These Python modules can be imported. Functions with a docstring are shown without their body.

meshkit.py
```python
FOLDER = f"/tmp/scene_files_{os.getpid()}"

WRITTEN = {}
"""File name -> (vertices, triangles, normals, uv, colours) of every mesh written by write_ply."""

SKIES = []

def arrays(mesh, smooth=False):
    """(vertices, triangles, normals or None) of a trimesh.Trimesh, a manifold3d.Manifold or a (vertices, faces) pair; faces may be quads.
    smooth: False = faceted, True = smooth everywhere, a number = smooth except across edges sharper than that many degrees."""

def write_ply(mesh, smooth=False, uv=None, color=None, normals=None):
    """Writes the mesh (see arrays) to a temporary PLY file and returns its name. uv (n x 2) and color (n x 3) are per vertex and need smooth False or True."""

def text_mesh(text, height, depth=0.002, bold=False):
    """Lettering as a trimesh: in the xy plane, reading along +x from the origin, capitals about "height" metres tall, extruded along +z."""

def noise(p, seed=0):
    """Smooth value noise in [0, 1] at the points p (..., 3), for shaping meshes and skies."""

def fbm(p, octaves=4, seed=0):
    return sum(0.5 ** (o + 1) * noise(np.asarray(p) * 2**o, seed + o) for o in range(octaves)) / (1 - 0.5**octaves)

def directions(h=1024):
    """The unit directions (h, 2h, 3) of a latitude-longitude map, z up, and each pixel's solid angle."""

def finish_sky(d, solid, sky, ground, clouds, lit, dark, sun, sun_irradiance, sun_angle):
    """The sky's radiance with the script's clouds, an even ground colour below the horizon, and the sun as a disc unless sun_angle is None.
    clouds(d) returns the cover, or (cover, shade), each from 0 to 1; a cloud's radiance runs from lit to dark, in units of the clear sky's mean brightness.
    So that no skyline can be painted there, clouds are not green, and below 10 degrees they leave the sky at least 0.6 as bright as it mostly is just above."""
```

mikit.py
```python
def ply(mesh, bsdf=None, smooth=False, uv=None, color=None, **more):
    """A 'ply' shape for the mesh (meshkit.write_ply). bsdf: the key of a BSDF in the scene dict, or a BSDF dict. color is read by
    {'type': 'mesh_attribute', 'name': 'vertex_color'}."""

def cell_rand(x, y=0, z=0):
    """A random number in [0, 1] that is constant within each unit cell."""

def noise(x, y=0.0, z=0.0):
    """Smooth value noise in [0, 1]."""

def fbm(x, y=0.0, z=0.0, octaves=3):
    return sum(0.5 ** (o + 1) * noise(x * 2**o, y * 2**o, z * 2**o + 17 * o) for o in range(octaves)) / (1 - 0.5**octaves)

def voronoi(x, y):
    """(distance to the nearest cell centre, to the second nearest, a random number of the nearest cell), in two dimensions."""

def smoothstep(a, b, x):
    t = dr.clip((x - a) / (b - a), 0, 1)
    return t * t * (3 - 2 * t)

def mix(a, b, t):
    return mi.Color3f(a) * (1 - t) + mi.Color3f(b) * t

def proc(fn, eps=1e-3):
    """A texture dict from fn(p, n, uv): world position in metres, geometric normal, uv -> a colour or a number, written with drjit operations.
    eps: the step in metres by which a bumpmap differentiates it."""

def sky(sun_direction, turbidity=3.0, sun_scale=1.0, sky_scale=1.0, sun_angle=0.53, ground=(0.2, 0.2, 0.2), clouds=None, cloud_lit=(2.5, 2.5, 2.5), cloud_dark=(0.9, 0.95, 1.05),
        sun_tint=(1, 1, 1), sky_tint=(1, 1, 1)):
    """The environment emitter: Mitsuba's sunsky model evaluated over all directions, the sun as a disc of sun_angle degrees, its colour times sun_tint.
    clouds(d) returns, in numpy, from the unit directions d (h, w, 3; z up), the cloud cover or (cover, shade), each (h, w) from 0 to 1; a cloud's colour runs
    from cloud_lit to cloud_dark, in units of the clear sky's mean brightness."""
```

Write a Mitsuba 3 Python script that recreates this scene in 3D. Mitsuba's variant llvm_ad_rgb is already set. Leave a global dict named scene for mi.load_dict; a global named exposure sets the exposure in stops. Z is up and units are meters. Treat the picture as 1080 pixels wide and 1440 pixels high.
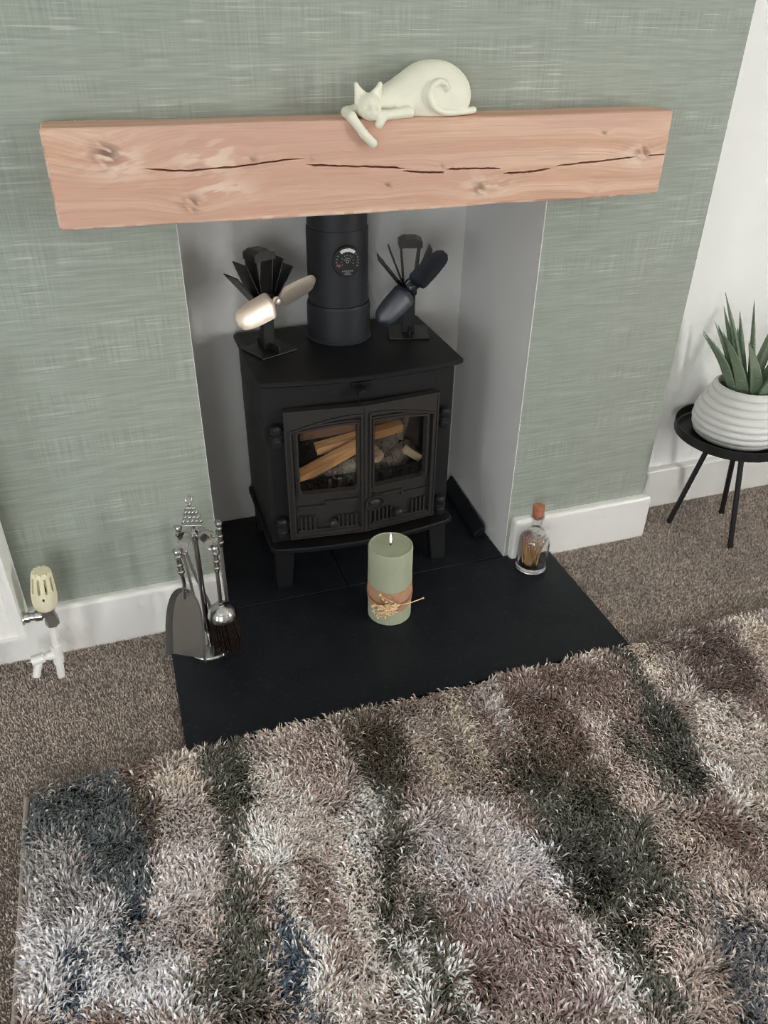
import math, random
import numpy as np, trimesh, manifold3d as m3
import drjit as dr, mitsuba as mi
import meshkit, mikit
from shapely.geometry import Polygon, LineString, Point, box as sbox
from shapely import contains_xy, affinity
from mikit import noise, fbm, mix, smoothstep, proc, voronoi

T = mi.ScalarTransform4f
scene, labels = {}, {}

# ------------------------------------------------------------------ camera, sky, lights
YAW, PITCH, ROLL = math.radians(19.0655), math.radians(33.37278854), math.radians(0.89615)
EYE = np.array([-0.11448437, -1.50335871, 1.25847458])
FWD = np.array([math.sin(YAW) * math.cos(PITCH), math.cos(YAW) * math.cos(PITCH), -math.sin(PITCH)])
_r = np.cross(FWD, [0, 0, 1]); _r /= np.linalg.norm(_r); _u = np.cross(_r, FWD)
UP = -math.sin(ROLL) * _r + math.cos(ROLL) * _u
scene['camera'] = {'type': 'perspective', 'fov': math.degrees(2 * math.atan(540 / 1094.28429)), 'fov_axis': 'x', 'near_clip': 0.02,
                   'to_world': T().look_at(origin=EYE.tolist(), target=(EYE + FWD).tolist(), up=UP.tolist())}
# daylight comes in through two windows of the room behind the camera (their panes glow with the overcast sky)
WIN_REAR = dict(u0=-1.75, u1=-0.55, z0=0.06, z1=1.60, rgb=(14.6, 15.3, 16.2))     # wall behind the camera, left
WIN_LEFT = dict(u0=-2.90, u1=-1.90, z0=0.06, z1=1.50, rgb=(12.5, 13.1, 13.9))      # wall to the left
WIN_RIGHT = dict(u0=-2.14, u1=-1.76, z0=0.45, z1=1.75, rgb=(118.0, 118.5, 118.0))     # wall to the right
exposure = -1.26

# ------------------------------------------------------------------ room numbers (metres)
ZC = -0.012                     # carpet level; the hearth's top is z = 0
W, D = 0.75, 0.3961             # fireplace opening and its depth
BR, BD = 1.1629, 0.1217         # right edge of the chimney breast, depth of the alcove
SKH, SKT = 0.1213, 0.0206       # skirting
XL, XR, YB, ZT = -2.4, 2.75, -3.3, 2.4


# ------------------------------------------------------------------ helpers
def lin(*c):
    c = np.asarray(c, float) / 255
    return [float(x) for x in np.where(c <= 0.04045, c / 12.92, ((c + 0.055) / 1.055) ** 2.4)]


def rgb(*c):
    return {'type': 'rgb', 'value': lin(*c)}


def key_for(name, parent=None):
    k = f'{parent}__{name}' if parent else name
    if k not in used:
        used.add(k)
        return k
    i = 1
    while f'{k}_{i:03d}' in used:
        i += 1
    used.add(f'{k}_{i:03d}')
    return f'{k}_{i:03d}'


used = set()


def tag(k, label=None, cat=None, group=None, kind=None):
    d = {}
    if label: d['label'] = label
    if cat: d['category'] = cat
    if group: d['group'] = group
    if kind: d['kind'] = kind
    labels[k] = d


def thing(name, label, cat, group=None):
    k = key_for(name)
    tag(k, label, cat, group)
    return k


def put(name, mesh, bsdf, parent=None, smooth=False, label=None, cat=None, group=None, kind=None, color=None, uv=None, **more):
    k = key_for(name, parent)
    if isinstance(mesh, m3.Manifold):
        mesh = tri(mesh)
    if isinstance(mesh, list):
        mesh = cat_(mesh)
    scene[k] = mikit.ply(mesh, bsdf, smooth=smooth, color=color, uv=uv, **more)
    if label or cat or group or kind:
        tag(k, label, cat, group, kind)
    return k


def tri(m):
    q = m.to_mesh()
    return trimesh.Trimesh(np.array(q.vert_properties[:, :3]), np.array(q.tri_verts), process=False)


def cat_(ms):
    return trimesh.util.concatenate([tri(m) if isinstance(m, m3.Manifold) else m for m in ms])


def man(t):
    t = t.copy(); t.merge_vertices()
    return m3.Manifold(m3.Mesh(np.ascontiguousarray(t.vertices, np.float32), np.ascontiguousarray(t.faces, np.uint32)))


def box(x0, x1, y0, y1, z0, z1):
    m = trimesh.creation.box((x1 - x0, y1 - y0, z1 - z0))
    m.apply_translation(((x0 + x1) / 2, (y0 + y1) / 2, (z0 + z1) / 2))
    return m


def rbox(x0, x1, y0, y1, z0, z1, r=0.003, seg=8):
    s = m3.Manifold.sphere(r, seg)
    return m3.Manifold.batch_hull([s.translate((x, y, z)) for x in (x0 + r, x1 - r) for y in (y0 + r, y1 - r) for z in (z0 + r, z1 - r)])


def ball(c, r, seg=16, scale=(1, 1, 1)):
    return m3.Manifold.sphere(1.0, seg).scale([r * s for s in scale]).translate(list(c))


def hull(pts, seg=14):
    """hull of spheres (x, y, z, r)"""
    return m3.Manifold.batch_hull([m3.Manifold.sphere(p[3], seg).translate(p[:3]) for p in pts])


def lathe(profile, n=32, closed=False):
    """profile (r, z) turned about z; open profiles that start and end on the axis give closed bodies."""
    p = np.array(profile, float)
    a = np.arange(n) * 2 * np.pi / n
    v = np.stack([p[:, 0][:, None] * np.cos(a), p[:, 0][:, None] * np.sin(a), np.repeat(p[:, 1][:, None], n, 1)], -1).reshape(-1, 3)
    f = []
    m = len(p)
    for i in range(m if closed else m - 1):
        k = (i + 1) % m
        for j in range(n):
            q = (j + 1) % n
            f += [[i * n + j, i * n + q, k * n + q], [i * n + j, k * n + q, k * n + j]]
    t = trimesh.Trimesh(v, f, process=False)
    t.merge_vertices(digits_vertex=9)
    t.update_faces(t.nondegenerate_faces())
    t.fix_normals()
    return t


def frames(P):
    t = np.gradient(P, axis=0)
    t /= np.linalg.norm(t, axis=1, keepdims=True) + 1e-12
    a = np.cross(t[0], [0, 0, 1.0] if abs(t[0][2]) < 0.9 else [1.0, 0, 0])
    a /= np.linalg.norm(a)
    A = []
    for k in range(len(P)):
        a = a - t[k] * np.dot(a, t[k]); a /= np.linalg.norm(a) + 1e-12
        A.append(a)
    A = np.array(A)
    return t, A, np.cross(t, A)


def tube(P, r, n=10, flat=1.0, up=None, caps=True):
    """round or flattened tube along P; r one radius or one per point"""
    P = np.asarray(P, float)
    r = np.broadcast_to(r, (len(P),))
    t, A, B = frames(P)
    if up is not None:
        B = np.cross(t, np.cross(np.broadcast_to(up, t.shape), t)); A = np.cross(np.broadcast_to(up, t.shape), t)
        A /= np.linalg.norm(A, axis=1, keepdims=True) + 1e-12; B = np.cross(t, A)
    g = np.arange(n) * 2 * np.pi / n
    v = P[:, None] + r[:, None, None] * (np.cos(g)[None, :, None] * A[:, None] + flat * np.sin(g)[None, :, None] * B[:, None])
    v = v.reshape(-1, 3)
    f = []
    for i in range(len(P) - 1):
        for j in range(n):
            q = (j + 1) % n
            f += [[i * n + j, i * n + q, (i + 1) * n + q], [i * n + j, (i + 1) * n + q, (i + 1) * n + j]]
    if caps:
        v = np.vstack([v, P[:1], P[-1:]])
        a, b = len(v) - 2, len(v) - 1
        e = (len(P) - 1) * n
        for j in range(n):
            q = (j + 1) % n
            f += [[a, q, j], [b, e + j, e + q]]
    m = trimesh.Trimesh(v, f, process=False)
    if m.volume < 0:
        m.invert()
    return m


def curve(pts, n=24):
    """Catmull-Rom through pts"""
    p = np.asarray(pts, float)
    p = np.vstack([2 * p[0] - p[1], p, 2 * p[-1] - p[-2]])
    out = []
    m = len(p) - 3
    for s in np.linspace(0, m - 1e-9, n):
        i, t = int(s), s - int(s)
        a, b, c, d = p[i:i + 4]
        out.append(0.5 * (2 * b + (c - a) * t + (2 * a - 5 * b + 4 * c - d) * t * t + (3 * b - a - 3 * c + d) * t ** 3))
    return np.array(out)


def torus(R, r, n=28, k=10):
    a = np.arange(k) * 2 * np.pi / k
    return lathe(np.stack([R + r * np.cos(a), r * np.sin(a)], 1), n, closed=True)


def plate(poly, y0, y1):
    """shapely polygon in (x, z) made solid between y0 and y1"""
    out = []
    for g in getattr(poly, 'geoms', [poly]):
        if g.area < 1e-9:
            continue
        m = trimesh.creation.extrude_polygon(g, abs(y1 - y0), engine='earcut')
        v = m.vertices.copy()
        m.vertices = np.stack([v[:, 0], max(y0, y1) - v[:, 2], v[:, 1]], 1)
        m.fix_normals()
        out.append(m)
    return trimesh.util.concatenate(out)


def slab(poly, z0, z1, ch=0.0):
    """convex-ish shapely polygon in (x, y) made solid between z0 and z1, its edges chamfered by ch"""
    def ring(g):
        c = np.array(g.exterior.coords)[:-1]
        return c if Polygon(c).exterior.is_ccw else c[::-1]
    if ch <= 0:
        m = trimesh.creation.extrude_polygon(poly, z1 - z0, engine='earcut'); m.apply_translation((0, 0, z0))
        return m
    a = np.array(ring(poly)); c = np.array(poly.centroid.coords[0])
    inn = np.array([p + (c - p) / np.linalg.norm(c - p) * ch * 1.3 for p in a])
    pts = np.vstack([np.c_[inn, np.full(len(a), z0)], np.c_[a, np.full(len(a), z0 + ch)], np.c_[a, np.full(len(a), z1 - ch)], np.c_[inn, np.full(len(a), z1)]])
    return trimesh.convex.convex_hull(pts)


def move(m, loc=(0, 0, 0), rx=0, ry=0, rz=0, s=1.0):
    m = m.copy() if not isinstance(m, m3.Manifold) else tri(m)
    M = trimesh.transformations.euler_matrix(math.radians(rx), math.radians(ry), math.radians(rz), 'sxyz')
    M[:3, :3] *= s
    M[:3, 3] = loc
    m.apply_transform(M)
    return m


def along(m, a, b):
    """a mesh made along +z from the origin, laid from a towards b"""
    a, b = np.array(a, float), np.array(b, float)
    d = b - a
    M = trimesh.geometry.align_vectors([0, 0, 1], d / np.linalg.norm(d))
    M[:3, 3] = a
    m = m.copy(); m.apply_transform(M)
    return m


def rod(a, b, r, n=12):
    return tube([a, b], r, n)


def nets(f, lo, hi, h):
    """surface nets of the field f (negative inside) over a box"""
    ax = [np.arange(lo[k], hi[k] + h, h) for k in range(3)]
    G = np.stack(np.meshgrid(*ax, indexing='ij'), -1)
    V = f(G)
    s = V < 0
    n = np.array(V.shape) - 1
    acc = np.zeros((*n, 3)); cnt = np.zeros(n)
    corner = {}
    for c in np.ndindex(2, 2, 2):
        corner[c] = tuple(slice(c[k], c[k] + n[k]) for k in range(3))
    for c in np.ndindex(2, 2, 2):
        for k in range(3):
            if c[k] == 0:
                e = list(c); e[k] = 1; e = tuple(e)
                a, b = V[corner[c]], V[corner[e]]
                on = s[corner[c]] != s[corner[e]]
                t = np.where(on, a / np.where(on, a - b, 1), 0)
                pos = np.zeros((*n, 3)) + np.array(c, float)
                pos[..., k] += t
                acc += pos * on[..., None]; cnt += on
    live = cnt > 0
    idx = -np.ones(n, int); idx[live] = np.arange(live.sum())
    cells = np.argwhere(live)
    verts = np.array([a[0] for a in ax]) + (cells + acc[live] / cnt[live][:, None]) * h
    F = []
    for k in range(3):
        u, w = (k + 1) % 3, (k + 2) % 3
        sl0 = [slice(None)] * 3; sl1 = [slice(None)] * 3
        sl0[k] = slice(0, -1); sl1[k] = slice(1, None)
        ed = np.argwhere(s[tuple(sl0)] != s[tuple(sl1)])
        ok = (ed[:, u] > 0) & (ed[:, w] > 0) & (ed[:, u] < n[u]) & (ed[:, w] < n[w])
        ed = ed[ok]
        d = np.zeros(3, int); eu = d.copy(); eu[u] = 1; ew = d.copy(); ew[w] = 1
        q = [idx[tuple((ed - o).T)] for o in (eu + ew, ew, d, eu)]
        q = np.stack(q, 1)
        fl = ~s[tuple(ed.T)]
        q[fl] = q[fl][:, ::-1]
        F.append(q)
    F = np.vstack(F)
    m = trimesh.Trimesh(verts, np.vstack([F[:, [0, 1, 2]], F[:, [0, 2, 3]]]), process=False)
    if m.volume < 0:
        m.invert()
    return m


def capsule(G, a, b, ra, rb):
    a, b = np.array(a, float), np.array(b, float)
    ab = b - a
    t = np.clip(((G - a) @ ab) / max(ab @ ab, 1e-12), 0, 1)
    return np.linalg.norm(G - a - t[..., None] * ab, axis=-1) - (ra + (rb - ra) * t)


def ell(G, c, r, R=None):
    q = (G - np.array(c))
    if R is not None:
        q = q @ np.array(R)
    q = q / np.array(r)
    k = np.linalg.norm(q, axis=-1)
    return (k - 1) * min(r)


def smin(a, b, k):
    hh = np.clip(0.5 + 0.5 * (b - a) / k, 0, 1)
    return b * (1 - hh) + a * hh - k * hh * (1 - hh)


# ------------------------------------------------------------------ materials
def bsdf(name, d, two=True):
    scene[name] = {'type': 'twosided', 'b': d} if two else d
    return name


def pr(name, color, rough=0.6, metal=0.0, two=True, bump=None, bscale=1.0, **kw):
    d = {'type': 'principled', 'base_color': color if isinstance(color, dict) else rgb(*color), 'roughness': rough, **kw}
    if metal:
        d['metallic'] = metal
    if bump is not None:
        d = {'type': 'bumpmap', 'arbitrary': bump, 'scale': bscale, 'b': d}
    return bsdf(name, d, two)


def wallpaper(p, n, uv):
    x, z = p.x + p.y * 0.7, p.z
    base = mix(lin(144, 152, 142), lin(152, 157, 146), noise(x * 3, z * 3, 2))
    f1 = noise(x * 13, z * 330 + noise(x * 5, z * 4) * 2.0)
    f2 = noise(x * 30 + 9, z * 760, 5)
    f3 = noise(x * 400, z * 16, 3)
    blot = smoothstep(0.40, 0.75, noise(x * 7, z * 22, 8))
    v = (f1 - 0.5) * 0.17 + (f2 - 0.5) * 0.18 + (f3 - 0.5) * 0.15 * (0.3 + blot)
    c = base * (1 + v)
    hi = smoothstep(0.74, 0.93, noise(x * 15 + 3, z * 400, 11)) * 0.6
    return mix(c, lin(190, 194, 184), hi * (0.25 + 0.6 * blot))


def wallpaper_h(p, n, uv):
    x, z = p.x + p.y * 0.7, p.z
    return noise(x * 13, z * 330) * 0.6 + noise(x * 400, z * 16, 3) * 0.35 + noise(x * 30, z * 760, 5) * 0.4


pr('m_wallpaper', proc(wallpaper), 0.62, bump=proc(wallpaper_h, 0.0006), bscale=0.0007, specular=0.35)


def plaster(p, n, uv):
    return mix(lin(212, 211, 208), lin(219, 218, 215), fbm(p.x * 6, p.y * 6, p.z * 6))


def plaster_h(p, n, uv):
    return fbm(p.x * 70, p.y * 70, p.z * 70, octaves=3)


pr('m_plaster', proc(plaster), 0.8, bump=proc(plaster_h, 0.002), bscale=0.0022)
pr('m_white_wall', (243, 242, 239), 0.85)
pr('m_room_wall', (206, 206, 200), 0.85)
pr('m_ceiling', (240, 239, 235), 0.9)
pr('m_gloss_white', (233, 231, 226), 0.28, specular=0.5)
pr('m_frame_white', (235, 235, 235), 0.35)


def carpet_base(p, n, uv):
    return mix(lin(96, 88, 82), lin(120, 110, 103), noise(p.x * 260, p.y * 260))


pr('m_carpet', proc(carpet_base), 0.95)
scene['m_pile'] = {'type': 'twosided', 'b': {'type': 'principled', 'base_color': {'type': 'mesh_attribute', 'name': 'vertex_color'}, 'roughness': 0.9, 'specular': 0.2, 'sheen': 0.3}}
scene['m_shag'] = {'type': 'twosided', 'b': {'type': 'principled', 'base_color': {'type': 'mesh_attribute', 'name': 'vertex_color'}, 'roughness': 0.42, 'specular': 0.6, 'sheen': 0.3}}
pr('m_binding', (158, 147, 138), 0.9)
scene['m_shag_floor'] = {'type': 'twosided', 'b': {'type': 'diffuse', 'reflectance': rgb(88, 80, 74)}}


def slate(p, n, uv):
    a = fbm(p.x * 22, p.y * 22, p.z * 22, octaves=4)
    sp = smoothstep(0.80, 0.92, noise(p.x * 170, p.y * 170, 3))
    return mix(mix(lin(20, 22, 26), lin(28, 31, 35), a), lin(46, 48, 52), sp * 0.35)


def slate_h(p, n, uv):
    return fbm(p.x * 55, p.y * 55, p.z * 55, octaves=4)


pr('m_slate', proc(slate), 0.48, bump=proc(slate_h, 0.002), bscale=0.0016, specular=0.22)

KNOTS = [(-0.101, 1.047, .030, 1), (0.0228, 0.9646, .022, 1), (0.3726, 0.9762, .010, .9), (0.5566, 0.9637, .020, .8), (0.1311, 1.0294, .012, .6), (0.2358, 1.0288, .008, .5),
         (0.475, 1.0043, .010, .6), (0.8087, 1.051, .008, .8), (0.9046, 1.0127, .022, .8), (0.8086, 0.9515, .010, .7)]


def oak_field(p):
    zz = p.z + 0.85 * p.y
    g = zz + 0.022 * fbm(p.x * 2.2, zz * 7, 4)
    k = mi.Float(0)
    for x, z, r, s in KNOTS:
        d2 = dr.square((p.x - x) * 0.55) + dr.square(p.z - z)
        t = dr.exp(-d2 / (r * r * 2.2))
        g += t * r * 0.9 * s
        k = dr.maximum(k, s * dr.exp(-(dr.square((p.x - x) * 0.8) + dr.square(p.z - z)) / (r * r * 0.30)) * smoothstep(0.25, 0.6, noise((p.x + p.z * 0.6) * 120, p.z * 150 + p.x * 40, 7)))
    return g, k


def oak(p, n, uv):
    g, k = oak_field(p)
    band = noise(g * 70, p.x * 1.4, 2)
    fine = noise(g * 420, p.x * 7, 5)
    fib = noise(g * 1100, p.x * 26, 9)
    c = mix(lin(212, 176, 153), lin(201, 159, 134), smoothstep(0.25, 0.8, band))
    c = mix(c, lin(178, 132, 107), smoothstep(0.55, 0.9, fine) * 0.34)
    c = c * (0.90 + 0.2 * fib)
    rose = noise(p.x * 4, p.z * 9, 21)
    c = mix(c, lin(196, 156, 142), smoothstep(0.45, 0.8, rose) * 0.5)
    # pale abraded patches and dark knots
    pale = mi.Float(0)
    for x, z, rx, rz in ((-0.085, 1.035, .055, .030), (0.060, 1.035, .070, .028), (0.570, 0.968, .050, .020), (0.07, 0.985, .06, .02), (0.895, 1.01, .04, .02)):
        m = dr.exp(-(dr.square((p.x - x) / rx) + dr.square((p.z - z) / rz)))
        pale = dr.maximum(pale, m * smoothstep(0.42, 0.68, fbm((p.x + p.z * 1.2) * 26, p.z * 120 - p.x * 30, 3)))
    worn = smoothstep(0.006, 0.0, dr.minimum(p.x + 0.1945, dr.minimum(p.z - 0.934, 0.958 - p.x))) * smoothstep(0.35, 0.6, noise(p.x * 60, p.z * 90, 31))
    pale = dr.maximum(pale, worn)
    c = mix(c, lin(226, 203, 184), pale * 0.75)
    return mix(c, lin(104, 74, 62), dr.clip(k * 0.85, 0, 1))


def oak_h(p, n, uv):
    g, k = oak_field(p)
    return noise(g * 420, p.x * 7, 5) * 0.6 + noise(g * 1100, p.x * 26, 9) * 0.4 - k * 1.2


pr('m_oak', proc(oak), 0.55, bump=proc(oak_h, 0.0008), bscale=0.0011, specular=0.35)
pr('m_split', {'type': 'rgb', 'value': lin(120, 80, 58)}, 0.9)


def iron_h(p, n, uv):
    return fbm(p.x * 240, p.y * 240, p.z * 240, octaves=2)


pr('m_iron', (28, 28, 29), 0.46, bump=proc(iron_h, 0.0008), bscale=0.0006, specular=0.3)
pr('m_iron_door', (43, 40, 38), 0.48, bump=proc(iron_h, 0.0008), bscale=0.0007, specular=0.35)
pr('m_iron_dark', (21, 21, 22), 0.46, bump=proc(iron_h, 0.0008), bscale=0.0005, specular=0.28)
pr('m_flue', (36, 37, 40), 0.5, specular=0.3)
pr('m_firebox', (40, 32, 27), 0.9)
pr('m_black_metal', (22, 22, 23), 0.42, specular=0.5)
pr('m_fan_black', (26, 25, 25), 0.36, specular=0.5)
pr('m_blue_black', (24, 30, 40), 0.3, specular=0.6)
pr('m_gold', (232, 216, 198), 0.40, metal=0.75)
pr('m_chrome', (200, 200, 198), 0.16, metal=1.0)
pr('m_steel', (172, 169, 164), 0.34, metal=0.85)
pr('m_dial', (18, 18, 19), 0.45)
pr('m_dial_white', (205, 205, 205), 0.5)
pr('m_dial_grey', (120, 120, 122), 0.5)
pr('m_dial_red', (150, 60, 60), 0.5)


def cat_paint(p, n, uv):
    return mix(lin(222, 220, 200), lin(230, 228, 210), fbm(p.x * 30, p.y * 30, p.z * 30))


pr('m_cat', proc(cat_paint), 0.5, specular=0.4)
pr('m_pot', (228, 227, 223), 0.6, bump=proc(lambda p, n, uv: dr.sin(dr.atan2(p.y + 0.038, p.x - 1.388) * 150), 0.0006), bscale=0.0006)
pr('m_soil', (52, 42, 34), 0.95)


def leaf_c(p, n, uv):
    sp = smoothstep(0.80, 0.9, noise(p.x * 190, p.y * 190, p.z * 190))
    c = mix(lin(90, 108, 86), lin(122, 138, 114), fbm(p.x * 25, p.y * 25, p.z * 12))
    return mix(c, lin(160, 180, 150), sp * 0.5)


pr('m_leaf', proc(leaf_c), 0.42, specular=0.5)


def wax(p, n, uv):
    return mix(lin(158, 163, 137), lin(170, 173, 148), fbm(p.x * 40, p.y * 40, p.z * 26))


pr('m_wax', proc(wax), 0.55, specular=0.4)
pr('m_kraft', proc(lambda p, n, uv: mix(lin(166, 124, 96), lin(190, 148, 118), noise(p.x * 160, p.y * 160, p.z * 520))), 0.85)
pr('m_twine', (150, 112, 82), 0.9)
pr('m_dried', (226, 196, 152), 0.7)
pr('m_wick', (24, 22, 20), 0.9)
scene['m_flame'] = {'type': 'diffuse', 'reflectance': rgb(250, 245, 235)}
pr('m_cork', proc(lambda p, n, uv: mix(lin(150, 92, 66), lin(190, 128, 98), fbm(p.x * 160, p.y * 160, p.z * 160))), 0.85)
pr('m_match', (214, 176, 124), 0.75)
pr('m_match_pink', (206, 160, 172), 0.6)
pr('m_match_aqua', (186, 212, 208), 0.6)
scene['m_glass'] = {'type': 'dielectric', 'int_ior': 1.5, 'ext_ior': 1.0}
scene['m_pane'] = {'type': 'thindielectric', 'int_ior': 1.5}
pr('m_cream', (228, 220, 190), 0.4, specular=0.5)
pr('m_pipe_white', (232, 230, 224), 0.35)
pr('m_bristle', proc(lambda p, n, uv: mix(lin(18, 13, 12), lin(44, 28, 22), noise(p.x * 900, p.y * 900, p.z * 12))), 0.55)


def pine(p, n, uv):
    return mix(lin(206, 158, 106), lin(176, 122, 74), noise(p.x * 9 + p.y * 60, p.z * 170 - p.x * 60, p.y * 120))


pr('m_pine', proc(pine), 0.75)
pr('m_pine_dark', (98, 66, 44), 0.9)


def birch(p, n, uv):
    lent = smoothstep(0.62, 0.80, noise(p.x * 300, p.y * 70, p.z * 110)) * 0.75
    c = mix(lin(104, 95, 84), lin(158, 148, 132), fbm(p.x * 40, p.y * 40, p.z * 40))
    return mix(c, lin(52, 44, 38), lent)


pr('m_birch', proc(birch), 0.8)
pr('m_bark_in', (196, 172, 140), 0.8)

# ------------------------------------------------------------------ the room
put('floor', box(XL, XR, YB, BD + 0.02, ZC - 0.1, ZC), 'm_carpet', kind='structure')
outer = sbox(XL, ZC, BR, ZT).difference(sbox(-0.0015, ZC - 0.1, W + 0.003, 1.004))
put('wall_chimney_breast', plate(outer, 0.0, 0.46), 'm_wallpaper', kind='structure')
put('wall_recess_back', box(-0.0015, W + 0.003, D, D + 0.05, ZC, 1.004), 'm_plaster', kind='structure')
put('wall_recess_left', box(-0.0015, 0.0, 0.0006, D, ZC, 1.0), 'm_plaster', kind='structure')
_rj = rbox(W, W + 0.003, -0.0008, D, ZC, 1.0, 0.0012)
put('wall_recess_right', _rj, 'm_plaster', smooth=30, kind='structure')
put('ceiling_recess', box(-0.0015, W + 0.003, 0.0, D, 1.0, 1.004), 'm_plaster', kind='structure')
put('wall_alcove', box(BR + 0.0002, XR, BD, BD + 0.1, ZC - 0.05, ZT), 'm_white_wall', kind='structure')


def holed(poly, *wins):
    for w in wins:
        poly = poly.difference(sbox(w['u0'], w['z0'], w['u1'], w['z1']))
    return poly


def side_wall(m, x):
    """a plate made in (x, z) about y = 0 turned into a wall that runs along y at x"""
    m.vertices = np.stack([x + m.vertices[:, 1], m.vertices[:, 0], m.vertices[:, 2]], 1); m.fix_normals()
    return m


put('wall_back', plate(holed(sbox(XL - .1, ZC - .05, XR + .1, ZT), WIN_REAR), YB - .12, YB), 'm_room_wall', kind='structure')
put('wall_right', side_wall(plate(holed(sbox(YB, ZC - .05, BD + .1, ZT), WIN_RIGHT), 0, .12), XR), 'm_room_wall', kind='structure')
put('wall_left', side_wall(plate(holed(sbox(YB, ZC - .05, .46, ZT), WIN_LEFT), -.12, 0), XL), 'm_room_wall', kind='structure')
put('ceiling', box(XL - 0.1, XR + 0.1, YB - 0.1, 0.5, ZT, ZT + 0.1), 'm_ceiling', kind='structure')


def window(w, wall, at, inward):
    """frame with a mullion and a pane that glows with the sky; inward is the room side of the wall"""
    fr = sbox(w['u0'], w['z0'], w['u1'], w['z1'])
    fr = fr.difference(fr.buffer(-.05, join_style=2))
    if w['u1'] - w['u0'] > .8:
        c = (w['u0'] + w['u1']) / 2
        fr = fr.union(sbox(c - .03, w['z0'], c + .03, w['z1']))
    m = plate(fr, -.05 * inward - .022, -.05 * inward + .022)
    q = [(w['u0'], w['z0']), (w['u1'], w['z0']), (w['u1'], w['z1']), (w['u0'], w['z1'])]
    d = -.085 * inward
    if wall == 'y':
        m.vertices[:, 1] += at
        v = np.array([(u, at + d, z) for u, z in q]); face = np.array([0, inward, 0])
    else:
        m = side_wall(m, at)
        v = np.array([(at + d, u, z) for u, z in q]); face = np.array([inward, 0, 0])
    k = put('window_1', m, 'm_frame_white', kind='structure') if 'window_1' not in scene else put(f'window_{sum(x.startswith("window_") and "__" not in x for x in scene) + 1}', m, 'm_frame_white', kind='structure')
    f = [[0, 1, 2], [0, 2, 3]]
    if np.dot(np.cross(v[1] - v[0], v[2] - v[0]), face) < 0:
        f = [[0, 2, 1], [0, 3, 2]]
    put('pane', trimesh.Trimesh(v, f, process=False), 'm_frame_white', k, emitter={'type': 'area', 'radiance': {'type': 'rgb', 'value': list(w['rgb'])}})


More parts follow.
